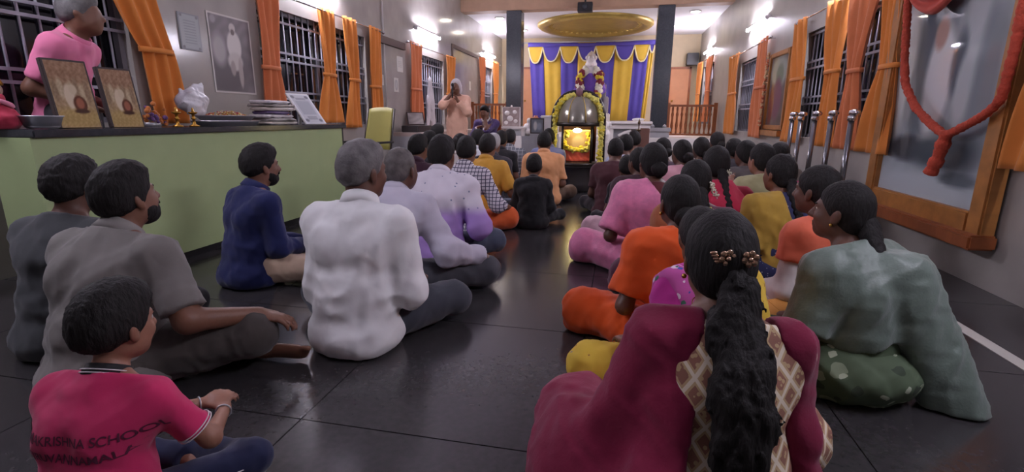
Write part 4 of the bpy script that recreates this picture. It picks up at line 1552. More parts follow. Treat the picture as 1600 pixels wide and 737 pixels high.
def paint_doc(U, V):
    c = np.tile(np.array([[0.66, 0.68, 0.68]]), (len(U), 1))
    for y in np.linspace(0.2, 0.8, 9):
        c = over(c, ((np.abs(V - y) < 0.015) & (np.abs(U - 0.5) < 0.3))[:, None] * 0.5, (0.45, 0.47, 0.48))
    for cx, cy in ((0.12, 0.93), (0.88, 0.93), (0.12, 0.07), (0.88, 0.07)):
        c = over(c, blob(U, V, cx, cy, 0.06, 0.045, 0.3), (0.5, 0.5, 0.5))
    m = ((np.abs(U - 0.5) > 0.45) | (np.abs(V - 0.5) > 0.46))[:, None]
    return np.where(m, np.array([[0.55, 0.56, 0.57]]), c)

dc = picture('wall_plaque', 0.22, 0.30, 30, 40, paint_doc, mv_gloss, None, M=wallM(XL + 0.014, 1, 3.89, 1.56), thick=0.012)
tag(dc, 'small pale framed notice left of the black and white poster', 'notice')
for i, (y, z, w, h_, lab) in enumerate(((7.50, 1.50, 0.2, 0.16, 'small square white paper notice on the left wall'), (8.24, 1.76, 0.24, 0.25, 'upper white paper notice near the coral curtain on the left wall'),
                                       (8.06, 1.42, 0.18, 0.23, 'lower paper notice with a grey oval picture on the left wall'), (12.4, 1.68, 0.16, 0.22, 'small white paper on the plain wall panel behind the speaker'))):
    def pp(U, V, i=i):
        c = np.tile(np.array([[0.80, 0.79, 0.76]]), (len(U), 1))
        if i == 2:
            c = over(c, blob(U, V, 0.5, 0.5, 0.3, 0.38, 0.2), (0.6, 0.6, 0.6))
            c = over(c, blob(U, V, 0.5, 0.5, 0.18, 0.26, 0.4), (0.74, 0.73, 0.72))
        else:
            for yy in np.linspace(0.2, 0.8, 6):
                c = over(c, ((np.abs(V - yy) < 0.02) & (np.abs(U - 0.5) < 0.35))[:, None] * 0.3, (0.5, 0.5, 0.5))
        return c
    n_ = picture('paper_notice', w, h_, 16, 18, pp, mv_print, None, M=wallM(XL + 0.004, 1, y, z), thick=0.003)
    tag(n_, lab, 'notice', 'paper notices on the left wall')

# ledge, box, leaning frame, hanging cloth
M_LEDGE = mat('ledge_stone', '#a8958b', 0.5, var=0.08)
lg = empty('wall_ledge', (XL, 9.3, 0))
tag(lg, 'low stone ledge along the left wall behind the audience', 'ledge')
MB().bbox((0.0, -1.6, 0.70), (0.62, 1.9, 0.76), 0.008).build('slab', M_LEDGE, lg)
MB().box((0.0, -1.6, 0.0), (0.55, 1.9, 0.70)).build('base', M_GREYST, lg)
tag(MB().bbox((-3.55, 7.86, 0.76), (-3.25, 8.5, 0.87), 0.01).build('dark_case', mat('dark_case', '#2e2a2b', 0.5)), 'flat dark case lying on the stone ledge', 'case')
fr = empty('leaning_frame', (-3.46, 8.3, 0.87))
fr.rotation_euler = (0, 0, RAD(35))
tag(fr, 'small picture frame leaning on the dark case before the coral curtain', 'picture frame')
Mt = Matrix.Rotation(RAD(-28), 4, 'X')
o_ = MB().bbox((-0.15, -0.012, 0), (0.15, 0.0, 0.25), 0.003).build('frame', M_BDARK, fr); o_.matrix_local = Mt
picture('print', 0.26, 0.21, 10, 10, lambda U, V: np.tile(np.array([[0.66, 0.64, 0.62]]), (len(U), 1)) + 0.08 * wob(U, V, 2, 6), mv_gloss, fr, M=Mt @ Matrix.Translation((0, -0.0145, 0.02)), thick=0.0015)
# white garment on the grille
hc_ = sdf('hanging_cloth', [C_((0, 0, 0.86), (0, 0.02, 0.45), 0.07, 0.17, k=0.06), C_((0, 0.0, 0.45), (0, 0.1, 0.12), 0.16, 0.12, k=0.06), C_((0, -0.1, 0.5), (0, -0.16, 0.06), 0.09, 0.07, k=0.06), C_((0, 0, 0.86), (0, 0, 0.98), 0.05, 0.02, k=0.05)], 0.014,
          cloth('white_drape', '#c9c4c6'), None, noise=wrinkle(31, 0.014, 30, 6, 0.3))
hc_.scale = (0.35, 1, 1)
hc_.location = (XL + 0.08, 9.42, 0.82)
tag(hc_, 'white cloth hanging in folds before the grille left of the standing speaker', 'cloth')

# ------------------------------------------------------------------ olive folding chair
ch = empty('folding_chair', (-2.93, 5.42, 0), RAD(165))
tag(ch, 'olive backed folding chair standing at the end of the green counter', 'chair')
M_OLIVE = mat('olive_plastic', '#a59f58', 0.5, var=0.05)
M_TUBEM = mat('chair_tube', '#4a4644', 0.35, 0.8)
MB().grid(lambda u, v: (-0.2 + 0.4 * u * (1 - 0.08 * v) + 0.016 * v, -0.21 - 0.12 * v - 0.035 * math.sin(math.pi * u), 0.62 + 0.50 * v - 0.02 * abs(2 * u - 1) ** 3 * v), 12, 8).build('backrest', M_OLIVE, ch, solid=0.014)
MB().bbox((-0.21, -0.2, 0.43), (0.21, 0.2, 0.46), 0.012).build('seat', M_OLIVE, ch)
for s in (-1, 1):
    MB().tube([(s * 0.215, 0.22, 0.0), (s * 0.215, -0.20, 0.52), (s * 0.215, -0.23, 0.66), (s * 0.205, -0.33, 1.10)], 0.012).build('back_leg', M_TUBEM, ch)
    MB().tube([(s * 0.235, -0.26, 0.0), (s * 0.235, 0.17, 0.46), (s * 0.235, 0.20, 0.50)], 0.012).build('front_leg', M_TUBEM, ch)
    MB().bbox((s * 0.235 - 0.02, -0.24, 0.70), (s * 0.235 + 0.02, 0.2, 0.725), 0.006).build('armrest', M_BLACK, ch)
    MB().tube([(s * 0.235, 0.17, 0.46), (s * 0.235, 0.17, 0.70)], 0.01).build('arm_post', M_TUBEM, ch)
MB().tube([(-0.235, -0.2, 0.06), (0.235, -0.2, 0.06)], 0.009).build('stretcher', M_TUBEM, ch)

# ------------------------------------------------------------------ right wall pictures
def big_paint(U, V):
    c = np.tile(np.array([[0.60, 0.64, 0.66]]), (len(U), 1)) + 0.07 * wob(U, V, 0.5, 8) + 0.04 * wob(U, V, 1.5, 23)
    c = over(c, blob(U, V, 0.60, 0.84, 0.26, 0.26, 0.5), (0.74, 0.77, 0.78))
    c = over(c, blob(U, V, 0.36, 0.62, 0.24, 0.40, 0.5), (0.36, 0.40, 0.44))
    c = over(c, blob(U, V, 0.10, 0.60, 0.10, 0.32, 0.6), (0.78, 0.80, 0.80))
    c = over(c, blob(U, V, 0.46, 0.52, 0.13, 0.24, 0.35), (0.82, 0.84, 0.85))
    c = over(c, blob(U, V, 0.42, 0.72, 0.06, 0.07, 0.4), (0.70, 0.56, 0.52))
    c = over(c, blob(U, V, 0.62, 0.58, 0.06, 0.13, 0.5), (0.34, 0.38, 0.42))
    c = over(c, blob(U, V, 0.70, 0.48, 0.07, 0.16, 0.5), (0.72, 0.75, 0.76))
    c = over(c, blob(U, V, 0.86, 0.45, 0.09, 0.42, 0.6), (0.50, 0.54, 0.57))
    c = over(c, blob(U, V, 0.20, 0.45, 0.05, 0.12, 0.5), (0.52, 0.55, 0.57))
    c = over(c, blob(U, V, 0.26, 0.22, 0.18, 0.06, 0.5), (0.20, 0.22, 0.25))
    c = over(c, blob(U, V, 0.62, 0.21, 0.30, 0.08, 0.6), (0.28, 0.32, 0.35))
    c = over(c, blob(U, V, 0.45, 0.05, 0.6, 0.08, 0.8), (0.72, 0.76, 0.78))
    c = over(c, blob(U, V, 0.80, 0.11, 0.16, 0.03, 0.5), (0.38, 0.42, 0.45))
    return c

bp = empty('framed_picture', (XR - 0.012, 4.10, 0.30))
bp.rotation_euler = (0, 0, RAD(-90))
tag(bp, 'very large wood framed picture under glass with a garland on the right wall', 'picture')
PW, PH = 1.46, 1.86
TL = Matrix.Rotation(RAD(0.4), 4, 'X')
picture('print', PW - 0.26, PH - 0.26, 60, 76, big_paint, mv_glass, bp, M=TL @ Matrix.Translation((0, -0.045, 0.15)), thick=0.006)
for nm, lo, hi in (('frame_side', (-PW / 2, -0.09, 0.0), (-PW / 2 + 0.13, 0, PH)), ('frame_side', (PW / 2 - 0.13, -0.09, 0.0), (PW / 2, 0, PH)), ('frame_top', (-PW / 2 + 0.13, -0.09, PH - 0.13), (PW / 2 - 0.13, 0, PH)),
                   ('frame_bottom', (-PW / 2 + 0.13, -0.09, 0.02), (PW / 2 - 0.13, 0, 0.16))):
    q = MB().bbox(lo, hi, 0.012).build(nm, M_WOOD2, bp)
    q.matrix_local = TL
q = MB().bbox((-PW / 2 - 0.03, -0.15, -0.05), (PW / 2 + 0.03, 0, 0.04), 0.012).build('ledge', M_WOOD, bp); q.matrix_local = TL
# garland over that picture: two strands meeting in a V and a tassel
def garland(label, pts, r, mats, seed=1, name='flower_garland', step=0.018, parent=None, group=None, banded=None):
    rgx = random.Random(seed)
    P = [V3(*p) for p in pts]
    L = [0]
    for i in range(1, len(P)):
        L.append(L[-1] + np.linalg.norm(P[i] - P[i - 1]))
    root = empty(name, tuple(P[-1])) if parent is None else parent
    if parent is None:
        tag(root, label, 'garland', group)
    base = P[-1] if parent is None else V3(0, 0, 0)
    mbl = [MB() for _ in mats]
    d = 0
    i = 0
    while d < L[-1]:
        while L[i + 1] < d:
            i += 1
        t = (d - L[i]) / (L[i + 1] - L[i] + 1e-9)
        c = P[i] + (P[i + 1] - P[i]) * t
        k = (banded(d) if banded else rgx.randrange(len(mats)))
        for _ in range(5):
            q = c + V3(rgx.gauss(0, 1), rgx.gauss(0, 1), rgx.gauss(0, 1)) * r * 0.38 - base
            mbl[k].sphere(q, r * rgx.uniform(0.5, 0.75), 6, 4)
        d += step
    for k, m_ in enumerate(mbl):
        if m_.v:
            tag(m_.build('flower_band', mats[k], root), kind='stuff')
    return root

M_GAR = cloth('garland_red', '#a5402c')
def onpic(u, v):       # u across 0..1 far to near, v up: world point in front of the glass
    return (XR - 0.13 - 0.035 * v, 4.10 + PW / 2 - PW * u, 0.30 + PH * v)
def soft_strand(name, label, pts, r, m, seed):
    rgx = random.Random(seed)
    P = [V3(*p) for p in pts]
    Q = []
    for a, b_ in zip(P[:-1], P[1:]):
        k = max(2, int(np.linalg.norm(b_ - a) / 0.012))
        Q += [a + (b_ - a) * t / k for t in range(k)]
    Q = np.array(Q + [P[-1]])
    for _ in range(8):
        Q[1:-1] = (Q[:-2] + Q[1:-1] + Q[2:]) / 3
    base = Q[-1]
    o = MB().tube([tuple(q - base) for q in Q], [r * rgx.uniform(0.82, 1.15) for _ in Q], 10).build(name, m)
    o.location = tuple(base)
    return tag(o, label, 'garland')
M_GAR2 = mat('garland_ribbon', '#c04a33', 0.8, bump=0.8, bscale=70, var=0.15, vscale=40)
soft_strand('flower_garland', 'muted red garland hanging in a V over the big framed picture', [(2.09, 4.56, 1.98), (2.1, 4.52, 1.75), (2.1, 4.45, 1.45), (2.1, 4.38, 1.27), (2.1, 4.19, 1.10), (2.1, 3.98, 0.99), (2.1, 3.78, 0.91), (2.1, 3.60, 0.98), (2.1, 3.46, 1.04), (2.1, 3.36, 1.12), (2.09, 3.33, 1.4), (2.08, 3.34, 1.95)], 0.026, M_GAR2, 3)
soft_strand('garland_tassel', 'thick red tassel at the point of the garland on the big framed picture', [(2.1, 3.77, 0.94), (2.1, 3.79, 0.85), (2.1, 3.81, 0.76), (2.1, 3.86, 0.66)], 0.04, M_GAR2, 4)
# red cloth bunched on its top edge
def swag(u, v):
    y = 4.62 - 0.98 * u
    sag = 0.26 * (1 - abs(2 * u - 0.9) ** 1.6) if u < 0.95 else 0.05
    fold = 0.022 * math.sin(v * 16 + 3 * math.sin(3.1 * u)) * (0.5 + math.sin(math.pi * u) * 0.6)
    return (2.10 - 0.03 * math.sin(math.pi * v) + fold, y, 2.03 - v * max(sag, 0.05) - 0.05 * math.sin(math.pi * u))
rc_ = MB().grid(swag, 36, 22).build('red_cloth', cloth('red_swag', '#c65a4c'), None, solid=0.006)
tag(rc_, 'bunched red cloth over the top edge of the big framed picture', 'cloth')

def small_paint(U, V):
    c = np.tile(np.array([[0.45, 0.40, 0.38]]), (len(U), 1)) + 0.05 * wob(U, V, 2.2, 9)
    c = over(c, blob(U, V, 0.5, 0.78, 0.5, 0.22, 0.4), (0.66, 0.68, 0.64))
    c = over(c, blob(U, V, 0.55, 0.72, 0.2, 0.16, 0.4), (0.50, 0.56, 0.48))
    c = over(c, blob(U, V, 0.5, 0.38, 0.26, 0.3, 0.4), (0.50, 0.34, 0.40))
    c = over(c, blob(U, V, 0.2, 0.3, 0.14, 0.28, 0.5), (0.55, 0.30, 0.25))
    return c

sp = empty('framed_picture', (XR - 0.01, 7.93, 0.87))
sp.rotation_euler = (0, 0, RAD(-90))
tag(sp, 'smaller wood framed coloured picture between two curtains on the right wall', 'picture')
SW_, SH_ = 0.92, 1.08
picture('print', SW_ - 0.12, SH_ - 0.12, 30, 36, small_paint, mv_glass, sp, M=TL @ Matrix.Translation((0, -0.03, 0.06)), thick=0.006)
for nm, lo, hi in (('frame_side', (-SW_ / 2, -0.055, 0.0), (-SW_ / 2 + 0.065, 0, SH_)), ('frame_side', (SW_ / 2 - 0.065, -0.055, 0.0), (SW_ / 2, 0, SH_)), ('frame_top', (-SW_ / 2 + 0.065, -0.055, SH_ - 0.065), (SW_ / 2 - 0.065, 0, SH_)), ('frame_bottom', (-SW_ / 2 + 0.065, -0.055, 0.0), (SW_ / 2 - 0.065, 0, 0.065))):
    q = MB().bbox(lo, hi, 0.008).build(nm, M_WOOD2, sp); q.matrix_local = TL
MB().bbox((-SW_ / 2, -0.10, -0.09), (SW_ / 2, 0.0, -0.01), 0.008).build('shelf', M_WOOD2, sp)
garland('long beaded flower strand hanging left of the smaller framed picture', [(XR - 0.14, 8.22, 1.95), (XR - 0.14, 8.24, 1.5), (XR - 0.14, 8.25, 1.0), (XR - 0.14, 8.25, 0.92)], 0.022, [cloth('strand_cream', '#d8b48a'), cloth('strand_coral', '#cf7a58')], 8)

# chrome queue posts
def post(label, x, y, zt=1.09):
    r = empty('chrome_post', (x, y, 0))
    tag(r, label, 'post', 'chrome queue posts along the right wall')
    MB().lathe([(0.0, 0.0), (0.085, 0.0), (0.085, 0.012), (0.045, 0.03), (0.03, 0.034)], 20).build('base', M_CHROME, r)
    MB().tube([(0, 0, 0.02), (0, 0, zt - 0.05)], 0.024, 14).build('tube', mat('post_steel', '#7c7c80', 0.22, 0.85), r)
    MB().lathe([(0.026, zt - 0.09), (0.034, zt - 0.085), (0.034, zt - 0.05), (0.024, zt - 0.045)], 16).build('collar', M_CHROME, r)
    MB().sphere((0.01, -0.012, zt - 0.022), (0.046, 0.046, 0.03), 14, 9).build('knob', M_CHROME, r)
for i, (y, lab) in enumerate(((6.30, 'chrome post farthest from the camera in the row by the right wall'), (6.02, 'second farthest chrome post, close beside the farthest one'), (5.62, 'middle chrome post of the five by the right wall'), (5.22, 'second nearest chrome post by the right wall'), (4.80, 'nearest chrome post by the right wall'))):
    post(lab, 1.95, y)

# ------------------------------------------------------------------ lit shrine
shr = empty('domed_shrine', (-0.54, 7.12, 0))
tag(shr, 'dark domed glass shrine glowing inside at the end of the aisle', 'shrine')
M_SHD = mat('shrine_dark_metal', '#2d2723', 0.35, 0.4)
M_DOME = mat('dome_metal', '#8f8c80', 0.2, 0.5)
MB().lathe([(0.0, 0.0), (0.27, 0.0), (0.30, 0.03), (0.27, 0.12), (0.25, 0.26), (0.30, 0.345), (0.32, 0.36), (0.0, 0.36)], 36).build('stand', mat('stand_black', '#343131', 0.35), shr)
MB().lathe([(0.0, 0.36), (0.31, 0.36), (0.31, 0.40), (0.29, 0.41), (0.0, 0.41)], 36).build('floor_disc', M_SHD, shr)
for k in range(4):
    a = RAD(45 + 90 * k)
    MB().tube([(0.28 * math.cos(a), 0.28 * math.sin(a), 0.40), (0.28 * math.cos(a), 0.28 * math.sin(a), 0.92)], 0.017, 10).build('column', M_SHD, shr)
MB().lathe([(0.285, 0.41), (0.285, 0.92)], 24, a0=RAD(30), a1=RAD(150)).build('back_wall', mat('shrine_back', '#6a3a2a', 0.6), shr)
MB().lathe([(0.315, 0.90), (0.325, 0.915), (0.325, 0.945), (0.30, 0.955), (0.30, 0.90)], 36).build('cornice', M_SHD, shr)
dome_p = [(0.305 * math.cos(t) ** 0.8 if t < 1.5 else 0.0, 0.95 + 0.36 * math.sin(t)) for t in np.linspace(0, math.pi / 2, 14)]
MB().lathe(dome_p, 36).build('dome', M_DOME, shr)
for k in range(8):
    a = RAD(22.5 + 45 * k)
    MB().tube([((r_ + 0.004) * math.cos(a), (r_ + 0.004) * math.sin(a), z_) for r_, z_ in dome_p[:-1]], 0.007, 6).build('rib', M_GOLD, shr)
for yy in (-0.10, 0.12):
    arch = [(-0.355, yy, 0.36)] + [(-0.355, yy, z_) for z_ in (0.6, 0.85, 0.95)] + [(-0.355 * math.cos(t) ** 0.75, yy * math.cos(t), 0.97 + 0.40 * math.sin(t)) for t in np.linspace(0.12, math.pi / 2, 10)]
    MB().tube(arch, 0.024, 8).build('arch_frame', M_SHD, shr)
    MB().tube([(-x_, y_, z_) for x_, y_, z_ in arch], 0.024, 8).build('arch_frame', M_SHD, shr)
MB().lathe([(0.0, 1.30), (0.06, 1.30), (0.045, 1.33), (0.06, 1.36), (0.05, 1.40), (0.02, 1.42), (0.0, 1.45)], 18).build('finial', mat('finial_rose', '#7d5560', 0.4), shr)
MB().lathe([(0.283, 0.41), (0.283, 0.90)], 8, a0=RAD(-130), a1=RAD(-50)).build('glass_pane', mat('shrine_glass', '#ffffff', 0.02, trans=1.0, spec=0.3), shr)
sh_lamp = MB().sphere((0.0, -0.13, 0.845), (0.05, 0.03, 0.03), 12, 8).build('lamp', mat('shrine_bulb', '#ffffff', 0.5, emit='#ffe9a8', estr=60), shr)
# portrait with garland and red cloth inside
pin = empty('shrine_portrait', (-0.54, 7.16, 0.412))
tag(pin, 'small draped portrait inside the lit shrine', 'picture')
MB().bbox((-0.14, 0, 0.0), (0.14, 0.03, 0.44), 0.005).build('frame', M_GOLD, pin)
picture('print', 0.24, 0.40, 16, 24, lambda U, V: over(np.tile(np.array([[0.62, 0.50, 0.36]]), (len(U), 1)), blob(U, V, 0.5, 0.6, 0.25, 0.25, 0.3), (0.75, 0.66, 0.55)), mv_print, pin, M=Matrix.Translation((0, -0.004, 0.02)), thick=0.003)
sdf('red_cloth', [E_((0, -0.04, 0.08), (0.16, 0.05, 0.12), k=0.03), E_((0, -0.04, 0.02), (0.17, 0.06, 0.05), k=0.03)], 0.01, cloth('shrine_red', '#a8443a'), pin, noise=wrinkle(41, 0.006, 60, 5, 0.6), cuts=[(V3(0, 0, 0.003), V3(0, 0, -1))])
MY1, MY2, MWH = cloth('marigold_yellow', '#d8c23a'), cloth('marigold_pale', '#d8cf6a'), cloth('jasmine_white', '#e3dfcf')
garland('thick yellow garland round the portrait inside the lit shrine', [(-0.54 + 0.155 * math.sin(q), 7.09, 0.70 - 0.13 * math.cos(q)) for q in np.linspace(-2.4, 2.4, 20)], 0.035, [MY1, MY2], 6)
for s, lab in ((-1, 'long yellow garland hanging down the left side of the domed shrine'), (1, 'long yellow garland hanging down the right side of the domed shrine')):
    pts = [(-0.54 + s * (r_ + 0.035) * 0.94, 7.12 - (r_ + 0.03) * 0.34, z_ + 0.012) for r_, z_ in reversed(dome_p[:-1])]
    pts += [(-0.54 + s * 0.325, 7.0, z_) for z_ in np.linspace(0.9, 0.42 if s < 0 else 0.30, 8)]
    if s > 0:
        pts += [(-0.54 + 0.29, 6.98, 0.22)]
    garland(lab, pts, 0.034, [MY1, MY2, MY2], 10 + s, step=0.012)

# ------------------------------------------------------------------ statue on its throne
sp0, sp1 = at(1072, 102, YE - 0.15), at(1092, 83, YE - 0.15)
ws = empty('wall_speaker', (sp0[0] / 2 + sp1[0] / 2, YE - 0.001, sp0[2]))
tag(ws, 'black loudspeaker on the end wall right of the right pillar', 'speaker')
hw_ = abs(sp1[0] - sp0[0]) / 2
MB().bbox((-hw_, -0.28, 0.0), (hw_, -0.02, sp1[2] - sp0[2]), 0.015).build('case', M_BLACK, ws)
MB().box((-0.04, -0.03, 0.1), (0.04, 0.0, 0.2)).build('bracket', M_BLACK, ws)
st = empty('seated_statue', (-0.78, 13.9, 0.6))
tag(st, 'white seated statue of a bearded sage in a purple robe above the shrine', 'statue')
M_STAT = mat('statue_marble', '#d9d3d6', 0.4, var=0.05)
M_ROBE = cloth('statue_purple', '#6f4fae')
MB().bbox((-0.55, -0.45, 0.0), (0.55, 0.5, 0.55), 0.02).build('plinth', M_MARBLE, st)
MB().bbox((-0.42, 0.1, 0.55), (0.42, 0.42, 1.35), 0.04).build('throne_back', mat('throne_silver', '#b9b5b5', 0.35, 0.5), st)
for s in (-1, 1):
    MB().bbox((s * 0.44 - 0.06, -0.3, 0.55), (s * 0.44 + 0.06, 0.3, 0.98), 0.02).build('throne_arm', mat('throne_silver', '#b9b5b5', 0.35, 0.5), st)
Jz = 0.9
sdf('robe', [E_((0, 0.0, 0.78), (0.34, 0.3, 0.22), k=0.1), C_((0, 0.03, 0.8), (0, 0.0, 1.45), 0.24, 0.2, k=0.1), C_((-0.2, 0, 1.5), (0.2, 0, 1.5), 0.1, 0.1, k=0.08),
             C_((-0.22, 0, 1.48), (-0.34, -0.12, 1.16), 0.09, 0.08, k=0.05), C_((0.22, 0, 1.48), (0.34, -0.12, 1.16), 0.09, 0.08, k=0.05),
             C_((-0.34, -0.12, 1.16), (-0.2, -0.34, 1.0), 0.08, 0.06, k=0.05), C_((0.34, -0.12, 1.16), (0.2, -0.34, 1.0), 0.08, 0.06, k=0.05),
             C_((-0.14, 0, 0.78), (-0.2, -0.36, 0.82), 0.14, 0.12, k=0.08), C_((0.14, 0, 0.78), (0.2, -0.36, 0.82), 0.14, 0.12, k=0.08),
             C_((-0.2, -0.36, 0.82), (-0.18, -0.38, 0.3), 0.12, 0.1, k=0.08), C_((0.2, -0.36, 0.82), (0.18, -0.38, 0.3), 0.12, 0.1, k=0.08)], 0.02, M_ROBE, st, noise=wrinkle(51, 0.012, 26, 6, 0.4))
oh = dict(DEF); oh.update(hs=1.75, h=0.013)
Jh = dict(hc=V3(0, -0.04, 1.82), HR=rot('z', 180), nb=V3(0, 0.0, 1.6), d3=V3(0, 0, 1))
hp_, hs2, Th = head(Jh, oh, 0.011)
sdf('head', hp_ + [E_(Th(0, 0.05, -0.10), (0.08, 0.05, 0.10), k=0.04), C_(Th(-0.05, 0.02, -0.05), Th(-0.03, 0.06, -0.12), 0.04, 0.03, k=0.03), C_(Th(0.05, 0.02, -0.05), Th(0.03, 0.06, -0.12), 0.04, 0.03, k=0.03)], 0.011, M_STAT, st, subs=hs2)
for s in (-1, 1):
    sdf('hand', [E_((s * 0.17, -0.38, 0.99), (0.05, 0.075, 0.03), k=0.02)] + [C_((s * (0.13 + 0.026 * i), -0.43, 0.985), (s * (0.13 + 0.026 * i), -0.51, 0.96), 0.013, 0.011, k=0.005) for i in range(4)] + [C_((s * 0.12, -0.38, 0.985), (s * 0.09, -0.43, 0.98), 0.015, 0.012, k=0.01)], 0.01, M_STAT, st)
MB().lathe([(0.115, 1.90), (0.14, 1.93), (0.13, 2.0), (0.105, 2.06), (0.07, 2.10), (0.03, 2.13), (0.0, 2.16)], 24, (0, -0.02, 0)).build('crown', mat('crown_silver', '#d4cfd2', 0.35, 0.4), st)
for k in range(10):
    a = 2 * math.pi * k / 10
    MB().sphere((0.13 * math.cos(a), -0.02 + 0.13 * math.sin(a), 1.98), (0.03, 0.03, 0.05), 8, 5).build('crown_leaf', mat('crown_silver', '#d4cfd2', 0.35, 0.4), st)
MAR = cloth('band_maroon', '#7c2f3c')
def bands(d):
    t = (d % 0.52)
    return 0 if t < 0.17 else (1 if t < 0.26 else (2 if t < 0.40 else 1))
for s, lab in ((-1, 'left strand of the white and maroon garland on the statue'), (1, 'right strand of the white and maroon garland on the statue')):
    ptsg = [(-0.78 + s * 0.10, 13.80, 2.26), (-0.78 + s * 0.22, 13.70, 2.18), (-0.78 + s * 0.27, 13.62, 2.05), (-0.78 + s * 0.235, 13.55, 1.75), (-0.78 + s * 0.19, 13.46, 1.52), (-0.78 + s * 0.19, 13.36, 1.32), (-0.78 + s * 0.2, 13.34, 1.15 if s < 0 else 0.92)]
    garland(lab, ptsg, 0.088, [MWH, MAR, MY1], 20 + s, step=0.02, banded=bands)

# ------------------------------------------------------------------ altar furniture round the shrine
al = empty('marble_altar', (0.24, 10.9, 0))
tag(al, 'white carved marble altar right of the domed shrine', 'altar')
MB().bbox((-0.46, -0.25, 0.90), (0.46, 0.25, 0.96), 0.012).build('top_slab', M_MARBLE, al)
MB().bbox((-0.42, -0.21, 0.80), (0.42, 0.21, 0.90), 0.01).build('cornice', M_MARBLE, al)
for s in (-1, 1):
    MB().bbox((s * 0.37 - 0.05, -0.2, 0.0), (s * 0.37 + 0.05, 0.2, 0.80), 0.012).build('side_post', M_MARBLE, al)
MB().box((-0.32, -0.12, 0.0), (0.32, 0.2, 0.80)).build('recessed_panel', M_GREYST, al)
MB().tube([(-0.22, -0.15, 0.66), (-0.08, -0.16, 0.72), (0.04, -0.16, 0.78)], [0.03, 0.045, 0.02], 8).build('carved_branch', M_MARBLE, al)
MB().tube([(-0.12, -0.15, 0.66), (0.0, -0.16, 0.69), (0.06, -0.15, 0.62)], [0.03, 0.03, 0.02], 8).build('carved_branch', M_MARBLE, al)
tag(MB().lathe([(0, 0), (0.09, 0), (0.13, 0.03), (0.12, 0.05), (0.06, 0.065), (0, 0.07)], 24, (0.42, 10.9, 0.96)).build('white_cushion', mat('white_pad', '#e2dedb', 0.7)), 'small white cushion on the marble altar', 'cushion')
lp = MB().lathe([(0, 0), (0.09, 0), (0.09, 0.02), (0.02, 0.05), (0.014, 0.3), (0.03, 0.32), (0.014, 0.34), (0.014, 0.62), (0.06, 0.64), (0.065, 0.655), (0.014, 0.66), (0.014, 0.78), (0.05, 0.80), (0.052, 0.812), (0.012, 0.82), (0.012, 0.90), (0.03, 0.93), (0.02, 0.96), (0.0, 1.02)], 18, (0.40, 9.9, 0))
tag(lp.build('lamp_stand', mat('dark_brass', '#6b5742', 0.35, 0.8)), 'tall thin tiered brass lamp stand before the marble altar', 'lamp stand')
tag(MB().bbox((0.44, 10.15, 0), (0.62, 10.4, 0.83), 0.01).build('brown_pedestal', mat('brown_ped', '#6e4a3e', 0.5)), 'dark brown pedestal beside the tall lamp stand', 'pedestal')

el = empty('marble_bust', (-0.23, 9.55, 0.0))
tag(el, 'round white marble figure on a block at the right side of the shrine', 'sculpture')
MB().bbox((-0.16, -0.13, 0), (0.16, 0.13, 0.58), 0.01).build('block', M_MARBLE, el)
sdf('figure', [E_((0, 0, 0.70), (0.11, 0.09, 0.13), k=0.04), E_((0, -0.02, 0.89), (0.07, 0.07, 0.08), k=0.04), C_((0, -0.08, 0.87), (0.03, -0.12, 0.72), 0.03, 0.018, k=0.02), E_((-0.08, 0.0, 0.9), (0.04, 0.015, 0.05), k=0.02), E_((0.08, 0.0, 0.9), (0.04, 0.015, 0.05), k=0.02)], 0.01, M_MARBLE, el)

rp = empty('carved_panel', (-2.03, 9.6, 0))
tag(rp, 'square carved stone relief on a white table behind the audience', 'relief')
picture('relief_face', 0.33, 0.36, 10, 10, lambda U, V: np.tile(np.array([[0.66, 0.60, 0.58]]), (len(U), 1)) + 0.06 * wob(U, V, 3, 14), mv_print, rp, M=Matrix.Translation((0, -0.034, 0.85)), thick=0.003)
MB().bbox((-0.175, -0.03, 0.84), (0.175, 0.03, 1.215), 0.008).build('slab', M_MARBLE, rp)
for (x, z, rr) in ((-0.08, 1.1, 0.05), (0.07, 1.12, 0.04), (-0.02, 1.0, 0.06), (0.09, 0.95, 0.04), (-0.1, 0.92, 0.04)):
    MB().sphere((x, -0.036, z), (rr, 0.018, rr * 0.9), 10, 6).build('boss', M_MARBLE, rp)
MB().sphere((0.0, 0, 1.23), (0.02, 0.02, 0.02)).build('knob', M_MARBLE, rp)
tb = empty('white_table', (-1.98, 9.62, 0))
tag(tb, 'small white table carrying the carved stone relief', 'table')
MB().bbox((-0.26, -0.2, 0.80), (0.26, 0.2, 0.84), 0.006).build('tabletop', M_MARBLE, tb)
for sx_ in (-1, 1):
    for sy_ in (-1, 1):
        MB().bbox((sx_ * 0.21 - 0.035, sy_ * 0.15 - 0.035, 0), (sx_ * 0.21 + 0.035, sy_ * 0.15 + 0.035, 0.80), 0.005).build('leg', M_MARBLE, tb)

